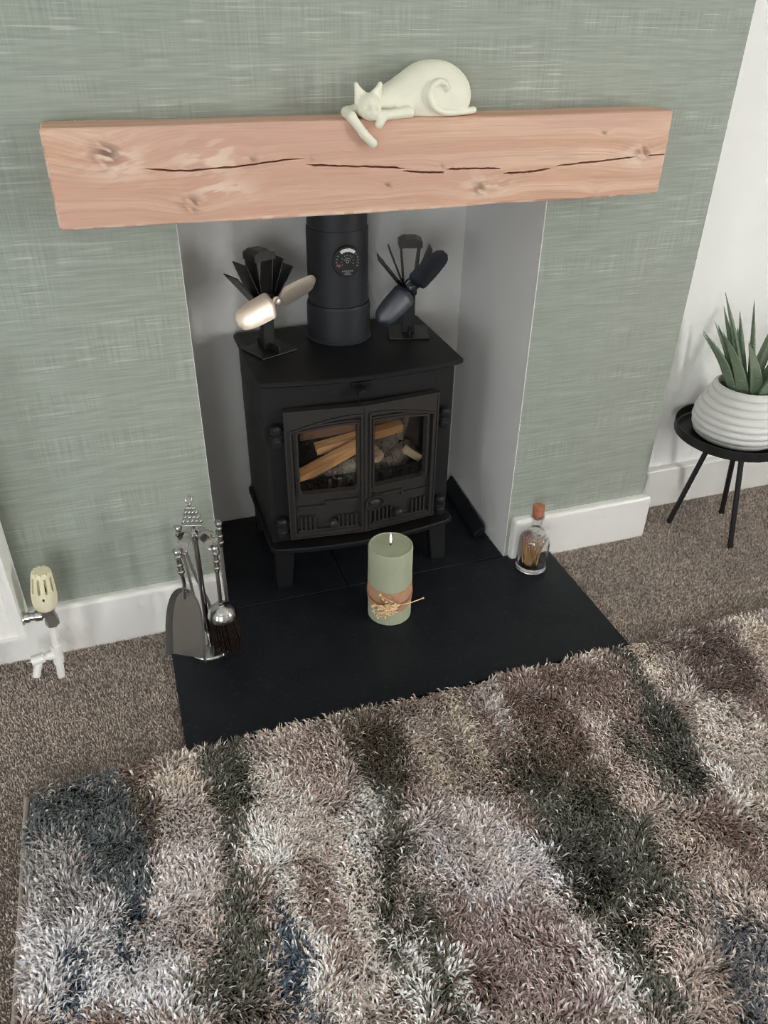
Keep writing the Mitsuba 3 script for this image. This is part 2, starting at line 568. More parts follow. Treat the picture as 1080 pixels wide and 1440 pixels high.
window(WIN_REAR, 'y', YB, 1)
window(WIN_LEFT, 'x', XL, 1)
window(WIN_RIGHT, 'x', XR, -1)


# skirting boards with a rounded top edge
def skirting(a, b, y, ends=(False, False), z0=ZC):
    prof = [(0, z0), (-SKT, z0), (-SKT, SKH - .012), (-SKT + .0015, SKH - .006), (-SKT + .005, SKH - .002), (-SKT + .010, SKH), (0, SKH)]
    v, f, n = [], [], len(prof)
    xs = [(a, .006), (a + .003, .002), (a + .008, 0)] if ends[0] else [(a, 0)]
    xs += [(b - .008, 0), (b - .003, .002), (b, .006)] if ends[1] else [(b, 0)]
    for x, d in xs:
        for py, pz in prof:
            v.append((x, y + (py + d if py <= -SKT + .006 else py), pz - (d if pz > 0.05 else 0)))
    for i in range(len(xs) - 1):
        for j in range(n):
            q = (j + 1) % n
            f += [[i * n + j, (i + 1) * n + j, (i + 1) * n + q], [i * n + j, (i + 1) * n + q, i * n + q]]
    for j in range(1, n - 1):
        f += [[0, j, j + 1], [(len(xs) - 1) * n, (len(xs) - 1) * n + j + 1, (len(xs) - 1) * n + j]]
    t = trimesh.Trimesh(v, f, process=False); t.fix_normals()
    return t


sk = [skirting(XL, -0.1435, 0.0), skirting(-0.1435, -0.001, 0.0, (False, True), 0.0)]
put('baseboard_left', sk, 'm_gloss_white', smooth=40, kind='structure')
sk = [skirting(0.7625, 0.8808, 0.0, (True, False), 0.0), skirting(0.8808, BR + SKT, 0.0, (False, True))]
put('baseboard_right', sk, 'm_gloss_white', smooth=40, kind='structure')
rt = skirting(-0.006, BD - SKT, 0.0)
rt.vertices = np.stack([BR - rt.vertices[:, 1], rt.vertices[:, 0], rt.vertices[:, 2]], 1); rt.fix_normals()
put('baseboard_return', rt, 'm_gloss_white', smooth=40, kind='structure')
put('baseboard_alcove', skirting(BR + SKT, XR, BD), 'm_gloss_white', smooth=40, kind='structure')

# carpet pile (tufts where the photograph shows carpet)
rng = np.random.default_rng(5)
g = 0.0038
cx, cy = np.meshgrid(np.arange(-0.9, 1.75, g), np.arange(-1.15, BD - SKT, g), indexing='ij')
c = np.stack([cx.ravel(), cy.ravel()], 1) + rng.uniform(-.5, .5, (cx.size, 2)) * g
keep = ~((c[:, 0] > -0.1432) & (c[:, 0] < 0.8807) & (c[:, 1] > -0.4041)) & ~((c[:, 1] > -SKT) & (c[:, 0] < BR + SKT)) & ~((c[:, 1] < -0.43) & (c[:, 0] > -0.44)) & ~((c[:, 1] < -0.62) & (c[:, 0] < -0.75))
c = c[keep]
n = len(c)
rad, hgt, ph = rng.uniform(.0019, .0030, n), rng.uniform(.004, .0075, n), rng.uniform(0, 6.28, n)
vv = np.zeros((n, 4, 3))
for j in range(3):
    vv[:, j, 0] = c[:, 0] + rad * np.cos(ph + j * 2.0944); vv[:, j, 1] = c[:, 1] + rad * np.sin(ph + j * 2.0944); vv[:, j, 2] = ZC - .0005
vv[:, 3, :2] = c + rng.normal(0, .0012, (n, 2)); vv[:, 3, 2] = ZC + hgt
ff = (np.arange(n)[:, None, None] * 4 + np.array([[0, 1, 3], [1, 2, 3], [2, 0, 3]])[None]).reshape(-1, 3)
pal = np.array([lin(192, 179, 168), lin(158, 146, 137), lin(126, 115, 108), lin(220, 208, 197)])
col = pal[rng.choice(4, n, p=[.42, .28, .16, .14])] * rng.uniform(.85, 1.15, (n, 1))
col *= (0.85 + 0.3 * meshkit.fbm(np.c_[c * 9, np.zeros(n)], 3))[:, None]
put('pile', (vv.reshape(-1, 3), ff), 'm_pile', 'floor', color=np.repeat(col, 4, 0), kind='stuff')

# ------------------------------------------------------------------ hearth
h = thing('hearth', 'black slate hearth slabs laid flush in the carpet under the stove', 'hearth')


def rough_slab(x0, x1, y0, y1):
    return rbox(x0, x1, y0, y1, ZC - .01, 0.0, .0022, 8)


put('slab', rough_slab(-0.1432, 0.8807, -0.4041, -0.0012), 'm_slate', h, smooth=30)
put('slab', rough_slab(0.0005, 0.31, 0.0012, D - .0005), 'm_slate', h, smooth=30)
put('slab', rough_slab(0.3118, W - .0005, 0.0012, D - .0005), 'm_slate', h, smooth=30)
put('slate_strip', trimesh.util.concatenate([tri(m3.Manifold.batch_hull([m3.Manifold.sphere(.0025, 8).translate(q) for q in
    [(.708, .105, .003), (.736, .102, .003), (.709, .105, .012), (.737, .102, .030), (.722, .36, .003), (.744, .36, .003), (.726, .36, .020), (.744, .36, .048)]]))]),
    'm_slate', smooth=30, label='narrow dark slate offcut lying along the right wall of the recess beside the stove', cat='slate strip')

# ------------------------------------------------------------------ oak beam with its drying cracks
BX0, BX1, BZ0, BZ1, BY = -0.1945, 0.958, 0.934, 1.0864, -0.0854
beam = rbox(BX0, BX1, BY, -0.0005, BZ0, BZ1, 0.0055, 12).refine_to_length(0.022)
q = beam.to_mesh()
v = np.array(q.vert_properties[:, :3], float)
wob = meshkit.fbm(np.c_[v[:, 0] * 5, v[:, 1] * 8, v[:, 2] * 8], 3) - .5
v[:, 2] += np.where(v[:, 2] < 1.0, 1, .6) * wob * 0.006 - 0.003 * (v[:, 2] < 1.0) * np.sin((v[:, 0] - BX0) / (BX1 - BX0) * math.pi)
v[:, 1] += np.where(v[:, 1] < -.04, wob * 0.004, 0)
beam = m3.Manifold(m3.Mesh(v.astype(np.float32), np.array(q.tri_verts, np.uint32)))
CR = [([(-0.05, 1.0235), (-0.0165, 1.020), (0.0234, 1.0172), (0.0645, 1.0188), (0.1183, 1.021), (0.17, 1.026), (0.2233, 1.0293)], .0014),
      ([(0.2228, 1.018), (0.2608, 1.0153), (0.3125, 1.012), (0.3654, 1.0087), (0.408, 1.0047)], .0016),
      ([(0.3993, 1.0014), (0.4336, 0.9976), (0.4755, 0.9952), (0.482, .9955)], .0017),
      ([(0.484, 1.0003), (0.53, 0.9995), (0.5974, 0.9975)], .0016),
      ([(0.6000, 0.9886), (0.6504, 0.9884), (0.7029, 0.9925)], .0018),
      ([(0.7100, 0.9968), (0.76, 0.9995), (0.8025, 1.0011), (0.855, 1.0045), (0.8896, 1.0068)], .0016),
      ([(0.915, 1.0075), (0.935, 1.0080), (0.957, 1.0083)], .0010)]
rc = random.Random(3)
for pts, hw in CR:
    P = curve([(a, 0, b) for a, b in pts], 26)[:, [0, 2]]
    P[:, 1] += np.array([rc.uniform(-.0006, .0006) for _ in P])
    s = np.linspace(0, 1, len(P))
    wd = hw * np.minimum(1, np.minimum(s, 1 - s) * 7 + .08) * np.array([rc.uniform(.8, 1.25) for _ in P])
    poly = Polygon(np.vstack([np.c_[P[:, 0], P[:, 1] + wd], np.c_[P[:, 0], P[:, 1] - wd][::-1]])).buffer(0)
    beam = beam - man(plate(poly, BY - .02, BY + .022))
put('mantel_beam', beam, 'm_oak', smooth=28, label='thick rustic oak mantel beam with a long crack, fixed across the chimney breast', cat='mantel')

# ------------------------------------------------------------------ sleeping cat figurine
TZ = BZ1


def cat_f(G):
    sq = G.copy()
    d = ell(G, (.470, -.048, TZ + .034), (.062, .032, .052))
    d = smin(d, ell(G, (.500, -.046, TZ + .026), (.034, .032, .034)), .02)
    d = smin(d, capsule(G, (.440, -.046, TZ + .042), (.368, -.052, TZ + .026), .029, .019), .025)
    d = smin(d, capsule(G, (.440, -.050, TZ + .018), (.375, -.056, TZ + .014), .020, .014), .02)
    d = smin(d, ell(G, (.474, -.062, TZ + .030), (.050, .0205, .041)), .0045)                                   # haunch
    d = smin(d, capsule(G, (.366, -.056, TZ + .024), (.344, -.066, TZ + .018), .016, .014), .012)       # neck
    # head
    hd = ell(G, (.338, -.080, TZ + .019), (.0215, .019, .0205))
    hd = smin(hd, ell(G, (.341, -.093, TZ + .009), (.012, .010, .009)), .010)
    hd = smin(hd, ell(G, (.3385, -.095, TZ + .0105), (.0125, .009, .0085)), .006)
    for s in (-1, 1):
        sock = ell(G, (.338 + s * .0095, -.1000, TZ + .0185), (.0062, .0042, .0046))
        hd = np.maximum(hd, -sock - .0002)
        tip = (.338 + s * .0215, -.077, TZ + .0520)
        ear = smin(capsule(G, (.338 + s * .0200, -.079, TZ + .024), tip, .0050, .0022), capsule(G, (.338 + s * .0045, -.079, TZ + .034), tip, .0050, .0022), .006)
        ear = smin(ear, capsule(G, (.338 + s * .0135, -.077, TZ + .028), tip, .0064, .0018), .004)
        ear = np.maximum(ear, -capsule(G, (.338 + s * .0140, -.0868, TZ + .031), (.338 + s * .0205, -.0820, TZ + .0465), .0058, .0012))
        hd = smin(hd, ear, .003)
        lid = curve([(.338 + s * .0042, -.0985, TZ + .0172), (.338 + s * .0095, -.0985, TZ + .0152), (.338 + s * .0150, -.0940, TZ + .0185)], 7)
        for q in range(6):
            hd = smin(hd, capsule(G, lid[q], lid[q + 1], .0011, .0011), .0012)
    hd = smin(hd, capsule(G, (.338, -.0980, TZ + .021), (.3385, -.1040, TZ + .0125), .0022, .0030), .004)
    d = smin(d, hd, .005)
    # legs: one hangs over the front of the beam, one is folded
    for a, b, ra, rb, k in [((.352, -.050, TZ + .014), (.303, -.066, TZ + .009), .013, .0088, .008), ((.303, -.066, TZ + .009), (.305, -.088, TZ + .004), .0088, .0082, .004),
                            ((.305, -.088, TZ + .004), (.325, -.0965, TZ - .022), .0082, .0074, .004), ((.325, -.0965, TZ - .022), (.3405, -.0970, TZ - .036), .0074, .0078, .003),
                            ((.395, -.060, TZ + .012), (.412, -.082, TZ + .0085), .012, .0085, .006), ((.412, -.082, TZ + .0085), (.362, -.092, TZ + .006), .0085, .0078, .004),
                            ((.362, -.092, TZ + .006), (.352, -.0965, TZ - .007), .0078, .0072, .003)]:
        d = smin(d, capsule(G, a, b, ra, rb), k)
    # thigh seam and tail
    tp = curve([(.540, -.068, TZ + .008), (.505, -.078, TZ + .0065), (.475, -.0835, TZ + .008), (.455, -.0845, TZ + .018), (.4465, -.0845, TZ + .034), (.452, -.0845, TZ + .048), (.466, -.0835, TZ + .055), (.477, -.0830, TZ + .0505), (.480, -.0825, TZ + .045)], 26)
    tl = np.full(G.shape[:-1], 9.0)
    for i in range(len(tp) - 1):
        tl = np.minimum(tl, capsule(G, tp[i], tp[i + 1], .0058, .0058))
    d = smin(d, tl, .0025)
    # flat underside on the beam
    under = np.where(G[..., 1] > BY, TZ - .0003 - G[..., 2], -9)
    return np.maximum(d, under)


cm = nets(cat_f, (.275, -.118, TZ - .052), (.556, -.006, TZ + .096), 0.0015)
put('cat_figurine', cm, 'm_cat', smooth=True, label='cream ceramic cat figurine asleep on the mantel with one paw hanging over the edge', cat='figurine')

# ------------------------------------------------------------------ stove
st = thing('wood_stove', 'black cast iron wood stove with two glazed doors standing in the fireplace recess', 'stove')
SX0, SX1, SY0, SY1, SZ0, SZ1 = 0.139, 0.600, 0.072, 0.362, 0.126, 0.551
front = sbox(SX0, SZ0, SX1, SZ1).difference(sbox(.190, .150, .550, .478))
body = [plate(front, SY0, SY0 + .012), rbox(SX0, SX0 + .014, SY0 + .011, SY1, SZ0, SZ1, .002), rbox(SX1 - .014, SX1, SY0 + .011, SY1, SZ0, SZ1, .002), box(SX0, SX1, SY1 - .012, SY1, SZ0, SZ1),
        box(SX0, SX1, SY0 + .012, SY1 - .012, SZ0, SZ0 + .012), box(SX0, SX1, SY0 + .012, SY1 - .012, SZ1 - .010, SZ1)]
put('body', body, 'm_iron', st, smooth=30)
put('fire_brick', rbox(.175, .565, .315, .335, .19, .50, .003), 'm_firebox', st, smooth=30)
put('grate', box(.155, .585, .09, .33, .19, .20), 'm_iron_dark', st)


def bowed(x0, x1, yb, ye, bow, r=.018, n=20):
    xs = np.linspace(x0, x1, n)
    t = (xs - x0) / (x1 - x0) * 2 - 1
    fr = np.c_[xs, ye - bow * (1 - t ** 2)]
    return Polygon(np.vstack([fr, [[x1, yb], [x0, yb]]])).buffer(-r).buffer(r, quad_segs=6)


put('top_plate', slab(bowed(.129, .6165, .374, .053, .030, .012), .5508, .5625, .003), 'm_iron_dark', st, smooth=35)
put('base_plate', slab(bowed(.129, .612, .370, .042, .030, .020), .1115, .1255, .003), 'm_iron_dark', st, smooth=35)
for x, y, s in ((.165, .066, -1), (.570, .066, 1), (.165, .335, -1), (.570, .335, 1)):
    leg = m3.Manifold.batch_hull([m3.Manifold.cube((.046, .034, .002), True).translate((x, y, .1100)), m3.Manifold.cube((.034, .026, .002), True).translate((x + s * .004, y - .002, .06)), m3.Manifold.cube((.038, .03, .006), True).translate((x + s * .008, y - .004, .003))])
    put('leg', leg, 'm_iron', st, smooth=30)
# damper knob above the doors
put('damper_slot', rbox(.346, .394, .0675, .0725, .517, .530, .0015), 'm_iron_dark', st, smooth=30)
dk = along(lathe([(0, 0), (.0080, 0), (.0080, .010), (.0125, .014), (.0135, .024), (.0105, .031), (0, .033)], 20), (.3655, .0700, .5185), (.3655, .0, .505))
put('damper_knob', dk, 'm_iron', st, smooth=40)

# doors: built flat in (s, z) then turned about their hinge edge
DW = .190


def door(side):
    """local s runs from the hinge (0) to the meeting edge (DW); y is depth, front is -y"""
    arch = lambda s0, s1, zl, zr: [(s, zl + (zr - zl) * math.sin((s - s0) / (s1 - s0) * math.pi / 2)) for s in np.linspace(s0, s1, 12)]
    outl = sbox(0, .1415, DW, .4885)
    recess = Polygon([(.011, .155), (DW - .008, .155)] + arch(.011, DW - .008, .440, .470)[::-1]).buffer(-.004).buffer(.004, quad_segs=4)
    wz = .268
    win = Polygon([(.030, wz + .006), (.036, wz), (DW - .026, wz), (DW - .022, wz + .006)] + arch(.030, DW - .022, .4325, .4445)[::-1])
    ang = math.degrees(math.atan2(.020, DW)) * (1 if side < 0 else -1)

    def fin(m):
        m = m.copy()
        if side > 0:
            m.vertices[:, 0] *= -1; m.invert()
        return move(m, (.1815 if side < 0 else .5555, .0605, 0), rz=-ang)
    k = key_for('door', st)
    parts = [plate(outl.difference(win), -.003, .0075), plate(outl.difference(recess.buffer(-.001)), -.0105, -.003),
             plate(recess.difference(recess.buffer(-.005)), -.0155, -.003), plate(outl.difference(outl.buffer(-.004)), -.0125, -.0105),
             plate(win.buffer(.010).difference(win), -.0085, -.003), plate(win.buffer(.005).difference(win), -.0125, -.008)]
    # lower panel: step moulding, vent fields, bottom rail
    parts += [plate(sbox(.024, .226, .092, .233), -.0105, -.003), plate(sbox(.092, .235, DW - .022, .243), -.0105, -.003), plate(sbox(.088, .226, .094, .243), -.011, -.003),
              plate(sbox(.020, .159, DW - .018, .1655), -.0120, -.003), plate(sbox(.014, .148, DW - .012, .1545), -.0135, -.003)]
    scene[k] = mikit.ply(fin(trimesh.util.concatenate(parts)), 'm_iron_door')
    for s in [.026, .037, .048, .059, .118, .129, .140, .151, .162]:
        put('vent_rib', fin(plate(sbox(s, .1655, s + .0052, .205 - (.006 if s > .1 else 0)), -.0120, -.0025)), 'm_iron_door', k)
    gl = trimesh.creation.triangulate_polygon(win.buffer(.004), engine='earcut')
    gv = np.c_[gl[0][:, 0], np.full(len(gl[0]), .0085), gl[0][:, 1]]
    put('glass', fin(trimesh.Trimesh(gv, gl[1], process=False)), 'm_pane', k, label='clear door glass')
    kn = along(lathe([(0, 0), (.006, 0), (.006, .009), (.0105, .012), (.0120, .019), (.0100, .025), (.005, .0275), (0, .028)], 20), (.106, -.003, .184), (.106, -1, .184))
    put('air_knob', fin(kn), 'm_iron_door', k, smooth=40)
    if side > 0:
        pl = ell_poly(DW - .022, .226, .0255, .0205)
        hd = [plate(pl, -.0150, -.0030), plate(pl.difference(pl.buffer(-.0032)), -.0215, -.0150)]
        nub = tri(ball((DW - .022, -.0160, .226), .0135, 18, (1.15, .6, .85)))
        put('handle', fin(trimesh.util.concatenate(hd + [nub])), 'm_iron_door', k, smooth=30, label='oval latch handle')
    return k


def ell_poly(cx, cz, a, b, n=36):
    t = np.arange(n) * 2 * np.pi / n
    return Polygon(np.c_[cx + a * np.cos(t), cz + b * np.sin(t)])


door(-1)
door(1)
for x, z in ((.163, .4270), (.163, .176), (.577, .4150), (.577, .165)):
    s = 1 if x < .3 else -1
    hg = [move(lathe([(0, -.025), (.0115, -.025), (.0135, -.020), (.0135, -.009), (.0110, -.006), (.0110, -.003), (.0150, -.001), (.0150, .004), (.0110, .006), (.0135, .010), (.0135, .020), (.009, .026), (0, .028)], 20), (x, .0575, z)),
          tri(rbox(min(x, x + s * .024), max(x, x + s * .024), .057, .071, z - .010, z + .012, .002))]
    put('hinge', hg, 'm_iron', st, smooth=35)
# log guard behind the glass
gd = [plate(sbox(.192, .262, .548, .268), .108, .112), plate(sbox(.192, .20, .548, .206), .108, .112)]
put('log_guard', gd, 'm_iron_dark', st)
for x in np.arange(.198, .545, .0265):
    put('guard_bar', plate(sbox(x, .204, x + .015, .264), .1065, .1105), 'm_iron', st)

# flue
fl = thing('flue_pipe', 'matt black flue pipe rising from the stove top', 'flue')
FX, FY = .3800, .291
put('collar', move(lathe([(0, .0), (.0800, 0), (.0800, .003), (.0772, .006), (.0765, .080), (.0745, .088), (0, .089)], 56), (FX, FY, .5625)), 'm_flue', fl, smooth=35)
put('lower_pipe', move(lathe([(0, 0), (.0722, 0), (.0722, .170), (.0712, .172), (0, .172)], 56), (FX, FY, .6516)), 'm_flue', fl, smooth=35)
put('upper_pipe', move(lathe([(0, 0), (.0695, 0), (.0695, .176), (0, .176)], 56), (FX, FY, .8237)), 'm_flue', fl, smooth=35)
th = thing('stove_thermometer', 'round black magnetic thermometer with a pale arc on the flue pipe', 'thermometer')
GX, GY, GZ = .3815, FY - .0724, .7615
ax = lambda m: move(m, (GX, GY, GZ), rx=90)
put('case', ax(lathe([(0, 0), (.034, 0), (.035, .0015), (.035, .0045), (.0335, .006), (0, .006)], 48)), 'm_dial', th, smooth=35)


def arc(r0, r1, a0, a1, n=24):
    t = np.radians(np.linspace(a0, a1, n))
    return Polygon(np.vstack([np.c_[r1 * np.cos(t), r1 * np.sin(t)], np.c_[r0 * np.cos(t), r0 * np.sin(t)][::-1]]))


def dial(poly, d=.0004):
    m = plate(poly, -.006 - d, -.0058)
    return move(m, (GX, GY, GZ))


put('zone_arc', dial(arc(.0215, .0290, 48, 128)), 'm_dial_white', th)
put('ring', dial(arc(.0285, .0300, -230, 50, 60).difference(arc(.02, .031, 40, 140)).difference(arc(.02, .031, -120, -60))), 'm_dial', th)
put('spring', trimesh.util.concatenate([dial(arc(.0022, .0042, 0, 359.9, 30)), dial(arc(.0072, .0084, 15, 165, 20))]), 'm_dial_grey', th)
tk = [dial(arc(.0125, .0155, a - 4, a + 4, 4)) for a in (-20, 10, 40, 62, 90, 118, 150, 185, 210)] + [dial(arc(.0235, .0275, a - 2.5, a + 2.5, 4)) for a in (-25, -10, 5, 20, 36, 150, 165, 182, 197)]
tk += [dial(sbox(x, -.0235, x + .0028, -.0200)) for x in np.arange(-.0125, .012, .0045)] + [dial(sbox(-.0065, -.0272, .0065, -.0254)), dial(sbox(-.0095, -.0306, .0095, -.0290))]
put('markings', trimesh.util.concatenate(tk), 'm_dial_grey', th)
put('red_mark', dial(arc(.0185, .0245, 196, 212, 6)), 'm_dial_red', th)


# ------------------------------------------------------------------ stove fans
def stove_fan(loc, rz, label, blade_m, roll):
    k = thing('stove_fan', label, 'fan', 'heat powered fans on the stove top')
    P = lambda m: move(m, loc, rz=rz)            # local: fan axis along -y
    put('base', P(cat_([rbox(-.050, .050, -.040, .052, 0, .004, .0012), rbox(-.0022, .0022, -.038, .05, .0035, .020, .001)])), 'm_fan_black', k, smooth=30)
    put('post', P(cat_([rbox(-.015, .015, .000, .016, .0035, .110, .002), rbox(-.018, .018, -.002, .018, .098, .120, .002)])), 'm_fan_black', k, smooth=30)
    put('motor', P(along(lathe([(0, 0), (.011, 0), (.012, .002), (.012, .020), (.004, .022), (.004, .034), (0, .034)], 20), (0, .002, .128), (0, -1, .128))), 'm_fan_black', k, smooth=35)
    # heat sink fins, each a flat blade that leans outwards; the middle pair is bridged by a cap
    for a, b, l in ((-40, -.016, .094), (-22, -.012, .102), (22, .012, .102), (40, .016, .094)):
        f = rbox(-.0016, .0016, -.012, .042, 0, l, .0008, 6)
        f = move(f, (b, .008, .112), ry=a)
        if abs(a) < 30:
            pass
        put('fin', P(f), 'm_fan_black', k, smooth=30)
    for s in (-1, 1):
        put('fin', P(move(rbox(-.0016, .0016, -.010, .036, 0, .108, .0008, 6), (s * .012, .008, .114), ry=s * 6)), 'm_fan_black', k, smooth=30)
    capp = plate(Polygon([(-.0275, .210), (.0275, .210), (.0275, .225), (.014, .2310), (-.014, .2310), (-.0275, .225)]), -.004, .042)
    put('fin_cap', P(capp), 'm_fan_black', k)
    # two bladed propeller
    prop = []
    for s in (0, 180):
        nr, nc = 16, 9
        r = np.linspace(.010, .112, nr)
        w = np.interp(r, [.010, .013, .017, .022, .060, .090, .102, .108, .112], [.009, .014, .0275, .0300, .0290, .0255, .0215, .0160, .008])
        c = np.linspace(-1, 1, nc)
        R, C = np.meshgrid(r, c, indexing='ij')
        Wd = w[:, None] * C
        pitch = math.radians(21)
        cam = .0045 * (1 - C ** 2) * (w[:, None] / .0245)
        X, Y, Z = R, -Wd * math.sin(pitch) - cam * math.cos(pitch), Wd * math.cos(pitch) - cam * math.sin(pitch)
        top = np.stack([X, Y, Z], -1).reshape(-1, 3)
        nor = np.array([0, -math.cos(pitch), -math.sin(pitch)])
        bot = top - nor * .0011
        vs = np.vstack([top, bot])
        F = []
        o = nr * nc
        for i in range(nr - 1):
            for j in range(nc - 1):
                a, b2, c2, d2 = i * nc + j, i * nc + j + 1, (i + 1) * nc + j + 1, (i + 1) * nc + j
                F += [[a, b2, c2], [a, c2, d2], [o + a, o + c2, o + b2], [o + a, o + d2, o + c2]]
        edge = [i * nc for i in range(nr)] + [(nr - 1) * nc + j for j in range(1, nc)] + [i * nc + nc - 1 for i in range(nr - 2, -1, -1)] + [j for j in range(nc - 2, 0, -1)]
        for i in range(len(edge)):
            a, b2 = edge[i], edge[(i + 1) % len(edge)]
            F += [[a, o + a, o + b2], [a, o + b2, b2]]
        bm = trimesh.Trimesh(vs, F, process=False); bm.fix_normals()
        prop.append(move(bm, ry=s + roll))
    kb = put('blade', P(move(prop[0], (0, -.040, .128))), blade_m, k, smooth=35)
    put('blade', P(move(prop[1], (0, -.040, .128))), blade_m, k, smooth=35)
    put('hub', P(along(lathe([(0, 0), (.0105, 0), (.0105, .004), (.007, .006), (.0065, .012), (.003, .013), (0, .013)], 24), (0, -.034, .128), (0, -1, .128))), blade_m, k, smooth=35)
    return k


stove_fan((.1960, .2330, .5625), 24, 'black stove fan with pale gold blades on the left of the stove top', 'm_gold', -13)
stove_fan((.5450, .2420, .5625), -15, 'all black stove fan with dark blades on the right of the stove top', 'm_blue_black', -47)


# ------------------------------------------------------------------ firewood
def stick(a, b, w, hgt, roll=0, seed=0, ends=1.0):
    a, b = np.array(a, float), np.array(b, float)
    L = np.linalg.norm(b - a)
    rr = random.Random(seed)
    P = np.linspace(0, L, 9)
    m = m3.Manifold.batch_hull([m3.Manifold.cube((w * rr.uniform(.85, 1.1), hgt * rr.uniform(.85, 1.1), .001), True).rotate((rr.uniform(-8, 8), rr.uniform(-8, 8), roll + rr.uniform(-5, 5))).translate((rr.uniform(-.001, .001), 0, z)) for z in (0, L * .5, L)])
    return along(tri(m), a, b)


G1 = 'split kindling sticks inside the stove'
put('kindling_stick', stick((.278, .158, .324), (.505, .166, .351), .024, .024, 12, 1), 'm_pine', smooth=25, label='pale split pine stick lying level across the middle of the stove firebox', cat='firewood', group=G1)
put('kindling_stick', stick((.212, .118, .270), (.395, .132, .338), .028, .024, 20, 2), 'm_pine', smooth=25, label='pine stick slanting up from the lower left behind the left stove glass', cat='firewood', group=G1)
put('kindling_stick', stick((.255, .205, .405), (.520, .210, .395), .022, .026, 8, 3), 'm_pine', smooth=25, label='highest pine stick lying at the top of the stove firebox', cat='firewood', group=G1)
put('kindling_stick', stick((.240, .185, .365), (.500, .195, .370), .034, .040, 20, 9), 'm_pine_dark', smooth=25, label='dark brown split stick under the highest pine stick in the stove', cat='firewood', group=G1)


def log(a, b, r, seed):
    a, b = np.array(a, float), np.array(b, float)
    L = np.linalg.norm(b - a)
    n, kx = 22, 14
    an = np.arange(n) * 2 * np.pi / n
    V = []
    for i in range(kx):
        z = L * i / (kx - 1)
        q = np.stack([np.cos(an), np.sin(an), np.full(n, z / .05)], 1)
        rad = r * (.82 + .36 * meshkit.fbm(q * np.array([1.3, 1.3, .6]) + seed * 7, 3))
        V.append(np.c_[rad * np.cos(an), rad * np.sin(an), np.full(n, z)])
    V = np.vstack(V)
    F = []
    for i in range(kx - 1):
        for j in range(n):
            q = (j + 1) % n
            F += [[i * n + j, i * n + q, (i + 1) * n + q], [i * n + j, (i + 1) * n + q, (i + 1) * n + j]]
    V = np.vstack([V, [[0, 0, 0], [0, 0, L]]])
    for j in range(n):
        q = (j + 1) % n
        F += [[len(V) - 2, q, j], [len(V) - 1, (kx - 1) * n + j, (kx - 1) * n + q]]
    return along(trimesh.Trimesh(V, F, process=False), a, b)


G2 = 'birch logs inside the stove'
for a, b, r, s, t in [((.290, .140, .238), (.440, .190, .250), .030, 1, 'grey birch log lying low behind the middle of the stove doors'), ((.400, .170, .268), (.500, .225, .292), .028, 2, 'birch log tilted up behind the right stove glass under the sticks'),
                      ((.455, .150, .245), (.540, .200, .262), .027, 3, 'birch log lying low in the right corner of the stove'), ((.500, .205, .300), (.545, .255, .375), .026, 4, 'birch log standing against the right side of the firebox'),
                      ((.205, .150, .225), (.300, .200, .232), .026, 5, 'dark birch log lying in the lower left corner of the stove')]:
    put('birch_log', log(a, b, r, s), 'm_birch', smooth=40, label=t, cat='log', group=G2)


def curl(c, r, L, a0, a1, ax_, seed):
    n, k = 18, 8
    V = []
    for i in range(k):
        for j in range(n):
            t = math.radians(a0 + (a1 - a0) * j / (n - 1))
            rr = r * (1 - .35 * j / (n - 1)) + .002 * math.sin(i * 1.7 + seed)
            V.append((rr * math.cos(t), (i / (k - 1) - .5) * L, rr * math.sin(t)))
    F = []
    for i in range(k - 1):
        for j in range(n - 1):
            a = i * n + j
            F += [[a, a + 1, a + n + 1], [a, a + n + 1, a + n]]
    m = trimesh.Trimesh(V, F, process=False)
    m2 = m.copy(); m2.vertices = m2.vertices + m.vertex_normals * .0015; m2.invert()
    return move(trimesh.util.concatenate([m, m2]), c, *ax_)


put('birch_bark', curl((.4235, .140, .302), .018, .05, -120, 170, (0, 0, 8), 1), 'm_bark_in', smooth=40, label='curled pale strip of birch bark at the left edge of the right stove glass', cat='bark')
put('birch_bark', curl((.325, .128, .285), .030, .045, 200, 330, (10, 15, 20), 2), 'm_birch', smooth=40, label='bent flake of birch bark below the slanting stick in the left stove glass', cat='bark')
put('birch_bark', stick((.505, .135, .300), (.552, .145, .262), .022, .012, 10, 7), 'm_bark_in', smooth=25, label='short pale split piece lying on the logs at the right of the stove', cat='bark')

# ------------------------------------------------------------------ candle
cd = thing('pillar_candle', 'sage green pillar candle with a kraft paper band standing on the slate hearth', 'candle')
CX, CY, CR_ = .3795, -.1250, .0525
c_at = lambda m: move(m, (CX, CY, 0))
put('wax', c_at(lathe([(0, .0004), (.0505, .0004), (CR_, .003), (CR_, .200), (.0515, .2035), (.049, .2045), (.047, .2030), (0, .2022)], 64)), 'm_wax', cd, smooth=35)
zt0 = lambda a: .040 + .014 * (1 - np.cos(a + 1.85))
zt1 = lambda a: .100 + .012 * (1 - np.cos(a + 1.85))
n = 72
a = np.arange(n) * 2 * np.pi / n
rows = []
for k, rr in ((0, .0534), (1, .0534)):
    rows.append(np.c_[rr * np.cos(a), rr * np.sin(a), (zt0(a) if k == 0 else zt1(a))])
bv = np.vstack(rows + [np.c_[.0526 * np.cos(a), .0526 * np.sin(a), rows[1][:, 2]], np.c_[.0526 * np.cos(a), .0526 * np.sin(a), rows[0][:, 2]]])
bf = []
for i in range(4):
    for j in range(n):
        q, ii = (j + 1) % n, (i + 1) % 4
        bf += [[i * n + j, i * n + q, ii * n + q], [i * n + j, ii * n + q, ii * n + j]]
bt = trimesh.Trimesh(bv, bf, process=False); bt.fix_normals()
put('paper_band', c_at(bt), 'm_kraft', cd, smooth=35)
